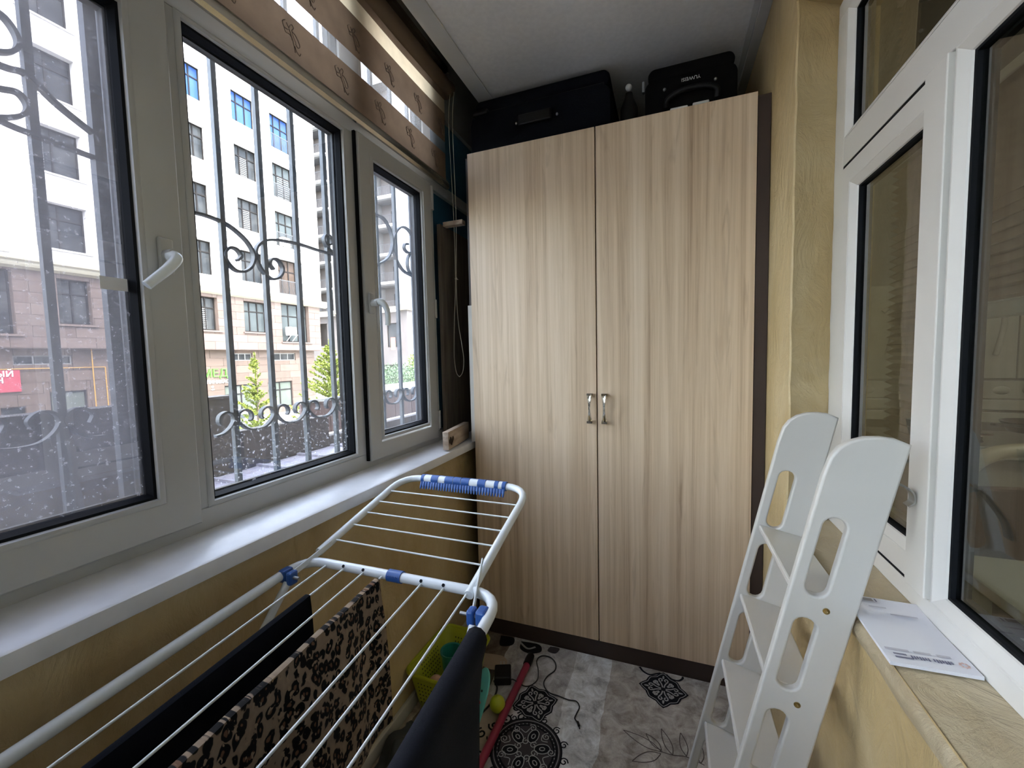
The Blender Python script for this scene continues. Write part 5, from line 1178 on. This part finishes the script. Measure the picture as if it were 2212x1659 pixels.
for (a, b, z0, z1, ci, r) in wins:
    if ci == 6:
        pane = PB if r >= 3 else (PBR if r == 0 else PC); ewin(a, b, z0, z1, pane, 4, True, louv=(0.30, 0.70) if r == 2 else None)
        rl = MB(); rl.box(XA + 0.02, XA + 0.05, a - 0.03, b + 0.06, z0 + 0.85, z0 + 0.89); rl.box(XA + 0.02, XA + 0.05, a - 0.03, b + 0.06, z0 + 0.02, z0 + 0.05)
        for i in range(22): y = a + (b - a) * i / 21; rl.box(XA + 0.025, XA + 0.045, y - 0.011, y + 0.011, z0 + 0.05, z0 + 0.85)
        obj('railing', rl, RAIL, A_); obj('ledge', MB().box(XA, XA + 0.12, a - 0.08, b + 0.1, z0 - 0.12, z0 - 0.01), FW, A_)
    elif ci == 3: ewin(a, b, z0, z1, PC if r < 3 else PB, 1)
    else:
        pane = PB if (r >= 3 and not (ci == 2 and r == 3)) else PD; ewin(a, b, z0, z1, pane, 3 if ci != 2 else 2, True, louv=((0.36, 0.62) if ci == 5 else (0.05, 0.34)) if r in (1, 2) else None)
        obj('sill', MB().box(XA, XA + 0.07, a - 0.05, b + 0.12, z0 - 0.08, z0 - 0.02), FW, A_)
for i, (a, b, z0, z1) in enumerate(w2): ewin(a, b, z0, z1, PD if i not in (5, 6) else PC, 2 if (b - a) < 1.3 else 3, True, XA - 0.24, louv=(0.3, 0.7) if i == 4 else None); obj('sill', MB().box(XA, XA + 0.09, a - 0.1, b + 0.16, z0 - 0.09, z0 - 0.02), ST[2], A_)
for a, b, z0, z1 in w3: ewin(a, b, z0, z1, PD, 3, False, XA - 0.53, WFL, w_=0.045)
for i, (a, b, z0, z1) in enumerate(w4[:5]): ewin(a, b, z0, z1, PGR, 2 if b - a > 1.2 else 1, b - a > 1.2, XA - 0.52)
ewin(*w4[5], PD, 1, False, XA - 0.52)
# air conditioners, each a thing on its bracket
def ac(x, y, z, label, sy=0.55):
    t = thing('air_conditioner', (x, y, z), label, 'air conditioner', 'air conditioner units on the facades')
    obj('casing', MB().box(x, x + 0.34, y, y + sy, z, z + 0.50), ACW, t, bev=0.03, seg=1); obj('fan', MB().lathe([(0, 0), (0.17, 0), (0.17, 0.02), (0.04, 0.03), (0, 0.03)], (x + 0.342, y + sy * 0.42, z + 0.25), 20, 'x'), ACD, t)
    br = MB()
    for yy in (y + 0.08, y + sy - 0.08): br.box(x - 0.02, x + 0.45, yy - 0.02, yy + 0.02, z - 0.04, z); br.bar((x, yy, z - 0.40), (x + 0.42, yy, z - 0.02), 0.03, 0.03)
    obj('bracket', br, ACW, t)
ac(XA, 15.95, 8.1, 'air conditioner on bracket above the white block\'s second floor, beside the second window column')
ac(XA, 21.95, 14.3, 'air conditioner high on the white block near its right corner', 0.5)
ac(XA, 21.95, 11.2, 'air conditioner near the right corner of the white block, two floors above the cornice', 0.5)
ac(XA + 0.05, 19.75, 3.0, 'air conditioner in front of the travertine bay window above the shop', 0.6)
ac(XA + 0.12, 19.62, 8.6, 'air conditioner on the railing ledge of the second bay window', 0.55)
ac(XA + 0.12, 20.7, 11.6, 'air conditioner on the railing ledge of the third bay window', 0.6)
# signs and pipes
sg = thing('red_shop_sign', (XA - 0.43, 7.2, 0.8), 'red shop sign with white Cyrillic letters on the travertine wall', 'sign')
obj('board', MB().box(XA - 0.44, XA - 0.36, 5.9, 8.15, 0.35, 1.18), SIGNR, sg)
def wtext(s, size, y_right, z, mat, par, x, ext=0.015):
    t = text_mesh(s, size, ext); wmax = max(v[0] for v in t.v)
    t = place_text(t, (x, y_right - wmax, z), (0, 1, 0), (0, 0, 1), (1, 0, 0)); return obj('lettering', t, mat, par)
wtext('ОВЫЙ', 0.30, 7.96, 0.94, SIGNW, sg, XA - 0.34); wtext('ИН', 0.30, 7.69, 0.70, SIGNW, sg, XA - 0.34)
sg = thing('clinic_sign', (XA - 0.43, 15.5, 0.8), 'green clinic lettering with smaller white letters on the travertine wall', 'sign')
t = text_mesh('МЕД+', 0.62, 0.03); obj('lettering', place_text(t, (XA - 0.40, 14.78, 0.52), (0, 1.0, 0), (0, 0, 1), (1, 0, 0)), SIGNG, sg)['label'] = 'green letters'
t = text_mesh('КЛИНИКАСЫ', 0.25, 0.02); obj('lettering', place_text(t, (XA - 0.40, 14.82, 0.16), (0, 1.0, 0), (0, 0, 1), (1, 0, 0)), SIGNW, sg)['label'] = 'white letters'
obj('mark', MB().ball((XA - 0.42, 15.32, -0.02), 0.06, 8, 6).box(XA - 0.44, XA - 0.40, 15.27, 15.40, -0.20, -0.13), SIGNW, sg)
gp = thing('gas_pipe', (XA - 0.4, 10, -2), 'thin yellow gas pipe across the travertine wall', 'pipe')
obj('pipe_run', MB().cyl((XA - 0.38, 5, 1.22), (XA - 0.38, 10.75, 1.22), 0.018, 8), YPIPE, gp); obj('riser', MB().cyl((XA - 0.38, 10.75, -2.0), (XA - 0.38, 10.75, 1.22), 0.022, 8), YPIPE, gp); obj('riser', MB().cyl((XA - 0.36, 10.32, -2.0), (XA - 0.36, 10.32, 2.0), 0.022, 8), YPIPE, gp)

# second building, its end face toward us
B_ = thing('apartment_tower', (-34, 37.2, -2), 'tall grey apartment tower with stacked small balconies behind the white block', 'building')
YBt = 37.2; xr = -25.9
bays_ = [(-38.6, -35.6), (-29.4, -26.9)]
slabs = [YBt and 27.15 - 2.97 * i for i in range(10)]
mb = MB(); hb_ = [(a, b, s + 0.18, s + 2.82) for (a, b) in bays_ for s in slabs[:8]]
grid_wall(mb, -60, xr, 6.9, 34, hb_, lambda a, b, t: (a, YBt + t, b), 1.3)
obj('end_wall', mb, BWALL, B_)
obj('side_wall', MB().box(xr - 0.3, xr, YBt + 0.01, 75, 6.9, 34), BWALL2, B_)
mb = MB(); grid_wall(mb, -60, xr, -2, 6.5, [(-38.4, -36.9, 3.0, 5.6), (-28.6, -27.2, 2.6, 5.2), (-29.5, -27.0, -0.3, 0.7), (-33, -30.5, -0.3, 0.7)], lambda a, b, t: (a, YBt + 0.2 + t, b), 0.3); mb.box(xr - 0.3, xr - 0.02, YBt + 0.21, 75, -2, 6.5); obj('lower_wall', mb, BBRN, B_)
obj('cornice', MB().box(-60, xr + 0.35, YBt - 0.35, 75, 6.5, 6.9), FC, B_)
obj('core', MB().box(-60, xr - 0.35, YBt + 1.31, 75, -2, 34), BBRN, B_)
for (x0, x1) in ((-34.9, -33.2), (-32.6, -30.0), (-26.75, -25.95)): obj('pilaster', MB().box(x0, x1, YBt - 0.18, YBt, 6.9, 34), BWALL2, B_)
for (a, b) in bays_:
    for s in slabs[:8]:
        bl_ = obj('balcony_slab', MB().box(a - 0.05, b + 0.05, YBt - 0.45, YBt + 0.9, s, s + 0.18), FW, B_)
        rl = MB().box(a, b, YBt - 0.42, YBt - 0.39, s + 1.08, s + 1.12)
        for i in range(15): x = a + (b - a) * i / 14; rl.box(x - 0.012, x + 0.012, YBt - 0.42, YBt - 0.40, s + 0.18, s + 1.1)
        obj('railing', rl, RAIL, bl_)
        dw = obj('window', MB().ring([(0, 0), (0.07, 0), (0.07, 0.06), (0, 0.06)], (b - 1.25, b - 0.25, s + 0.2, s + 2.1), lambda p, q, t: (p, YBt + 1.2 + t, q)), WFR, B_)
        obj('pane', MB().box(b - 1.18, b - 0.32, YBt + 1.24, YBt + 1.25, s + 0.27, s + 2.03), PD, dw)
wo = obj('window', MB().ring([(0, 0), (0.08, 0), (0.08, 0.06), (0, 0.06)], (-28.6, -27.2, 2.6, 5.2), lambda p, q, t: (p, YBt + 0.35 + t, q)), WFR, B_); obj('pane', MB().box(-28.5, -27.3, YBt + 0.4, YBt + 0.41, 2.7, 5.1), PD, wo)
cq = obj('laundry', MB().box(-27.6, -27.05, YBt - 0.47, YBt - 0.44, 2.3, 3.6), M('orange_cloth', (0.55, 0.16, 0.08), 0.9), None); tag(cq, 'orange cloth hanging from a low balcony of the grey tower', 'cloth')

# trees and shrubs beyond the parapet
def conifer(x, y, zt, zb, r, label, seedv, nb=60, m=NEEDLE):
    rnd = random.Random(seedv); t = thing('larch_tree', (x, y, -2), label, 'tree')
    obj('trunk', MB().tube([(x, y, -2), (x, y, zb), (x + 0.03, y + 0.03, zt)], [0.06, 0.045, 0.008], 8), BARK, t)
    mb = MB()
    def tuft(p, s):
        for _ in range(3):
            d = Vector((rnd.uniform(-1, 1), rnd.uniform(-1, 1), rnd.uniform(-0.5, 1))).normalized(); e = d.orthogonal().normalized() * s * 0.45
            mb.add([p - e, p + e, p + d * s], [(0, 1, 2)])
    H = zt - zb
    for i in range(nb):
        f = rnd.random() ** 0.8; z = zb + H * f * 0.92; L = r * (1 - f) ** 0.85 * rnd.uniform(0.75, 1.15) + 0.08; a = rnd.uniform(0, 2 * PI)
        n = max(4, int(L / 0.022))
        for k_ in range(n):
            u = k_ / n; p = Vector((x + math.cos(a) * L * u, y + math.sin(a) * L * u, z + L * 0.55 * u ** 1.3)); 
            for _ in range(2): tuft(p + Vector((rnd.gauss(0, 0.012), rnd.gauss(0, 0.012), rnd.gauss(0, 0.012))), 0.052)
    for k_ in range(int(H / 0.018)): tuft(Vector((x + 0.03 * k_ * 0.018 / H, y, zb + k_ * 0.018)), 0.045)
    tag(obj('foliage', mb, m, t), kind='stuff')
conifer(-10, 7.62, 1.55, -1.2, 0.62, 'slender yellow-green young larch with a long leader, left of the two', 1)
conifer(-10, 10.15, 1.95, -1.1, 1.15, 'fuller yellow-green young larch, right of the two', 2, 130)
def bush(x, y, z, rx, ry, rz, n, m, label, seedv, s=0.12):
    rnd = random.Random(seedv); t = thing('leafy_shrub', (x, y, -2), label, 'shrub')
    obj('stem', MB().tube([(x, y, -2), (x, y, z)], [0.06, 0.02], 8), BARK, t); mb = MB()
    for _ in range(n):
        d = Vector((rnd.gauss(0, 1), rnd.gauss(0, 1), rnd.gauss(0, 1))).normalized() * rnd.random() ** 0.4; p = Vector((x + d.x * rx, y + d.y * ry, z + d.z * rz))
        a = Vector((rnd.uniform(-1, 1), rnd.uniform(-1, 1), rnd.uniform(-1, 1))).normalized(); b = a.orthogonal().normalized()
        mb.add([p, p + a * s * 0.5 + b * s * 0.28, p + a * s, p + a * s * 0.5 - b * s * 0.28], [(0, 1, 2, 3)])
    tag(obj('foliage', mb, m, t), kind='stuff')
bush(-14, 19.0, 0.2, 1.2, 1.6, 0.9, 2600, LEAFD, 'soft grey-green shrub low behind the parapet, seen through the right sash', 3)
bush(-14, 21.6, 0.6, 0.9, 0.9, 1.4, 2200, LEAFG, 'bright yellow-green tree seen at the right edge of the right sash', 4, 0.14)
bf_ = thing('white_fence', (-12.5, 17, -2), 'low white slatted fence in front of the shrubs', 'fence')
for i in range(30): obj('slat', MB().box(-12.52, -12.48, 15.2 + 0.16 * i, 15.29 + 0.16 * i, -2, 0.02), FW, bf_)
obj('rail', MB().box(-12.55, -12.45, 15.1, 20.2, 0.03, 0.08), FW, bf_)
# parked cars, only their upper halves show over the wall
def car(x, y, paint, label, s=1.0):
    t = thing('parked_car', (x, y, -2), label, 'car', 'cars parked in the yard')
    side = [(-2.1, 0.35), (-2.15, 0.75), (-1.95, 0.95), (-1.25, 1.02), (-0.65, 1.42), (0.75, 1.45), (1.35, 1.05), (2.0, 0.98), (2.15, 0.7), (2.1, 0.35)]
    obj('body', MB().prism(side, lambda a, b: (x - 0.88, y + a, -2 + b * s), lambda a, b: (x + 0.88, y + a, -2 + b * s)), paint, t, bev=0.05, seg=2)
    g = MB()
    gl = [(-1.12, 1.04), (-0.62, 1.37), (0.70, 1.39), (1.2, 1.06)]
    for sx in (-1, 1): g.prism(gl, lambda a, b: (x + sx * 0.885, y + a, -2 + b * s), lambda a, b: (x + sx * 0.892, y + a, -2 + b * s))
    obj('side_window', g, CARG, t)
    ws = MB(); ws.add([(x - 0.75, y - 1.22, -2 + 1.06 * s), (x + 0.75, y - 1.22, -2 + 1.06 * s), (x + 0.68, y - 0.70, -2 + 1.42 * s), (x - 0.68, y - 0.70, -2 + 1.42 * s)], [(0, 1, 2, 3)]); obj('windshield', ws, CARG, t)
    for sy in (-1.35, 1.35):
        for sx in (-0.8, 0.8): obj('wheel', MB().cyl((x + sx - 0.1, y + sy, -1.68), (x + sx + 0.1, y + sy, -1.68), 0.32, 18), RUB, t, smooth=40)
car(-12.2, 9.4, CARW, 'white parked car seen between the grille bars over the low wall')
car(-15.5, 10.5, CARW, 'second white parked car, farther from the wall')
car(-11.5, 16.6, CARB, 'blue parked car seen low through the right sash')
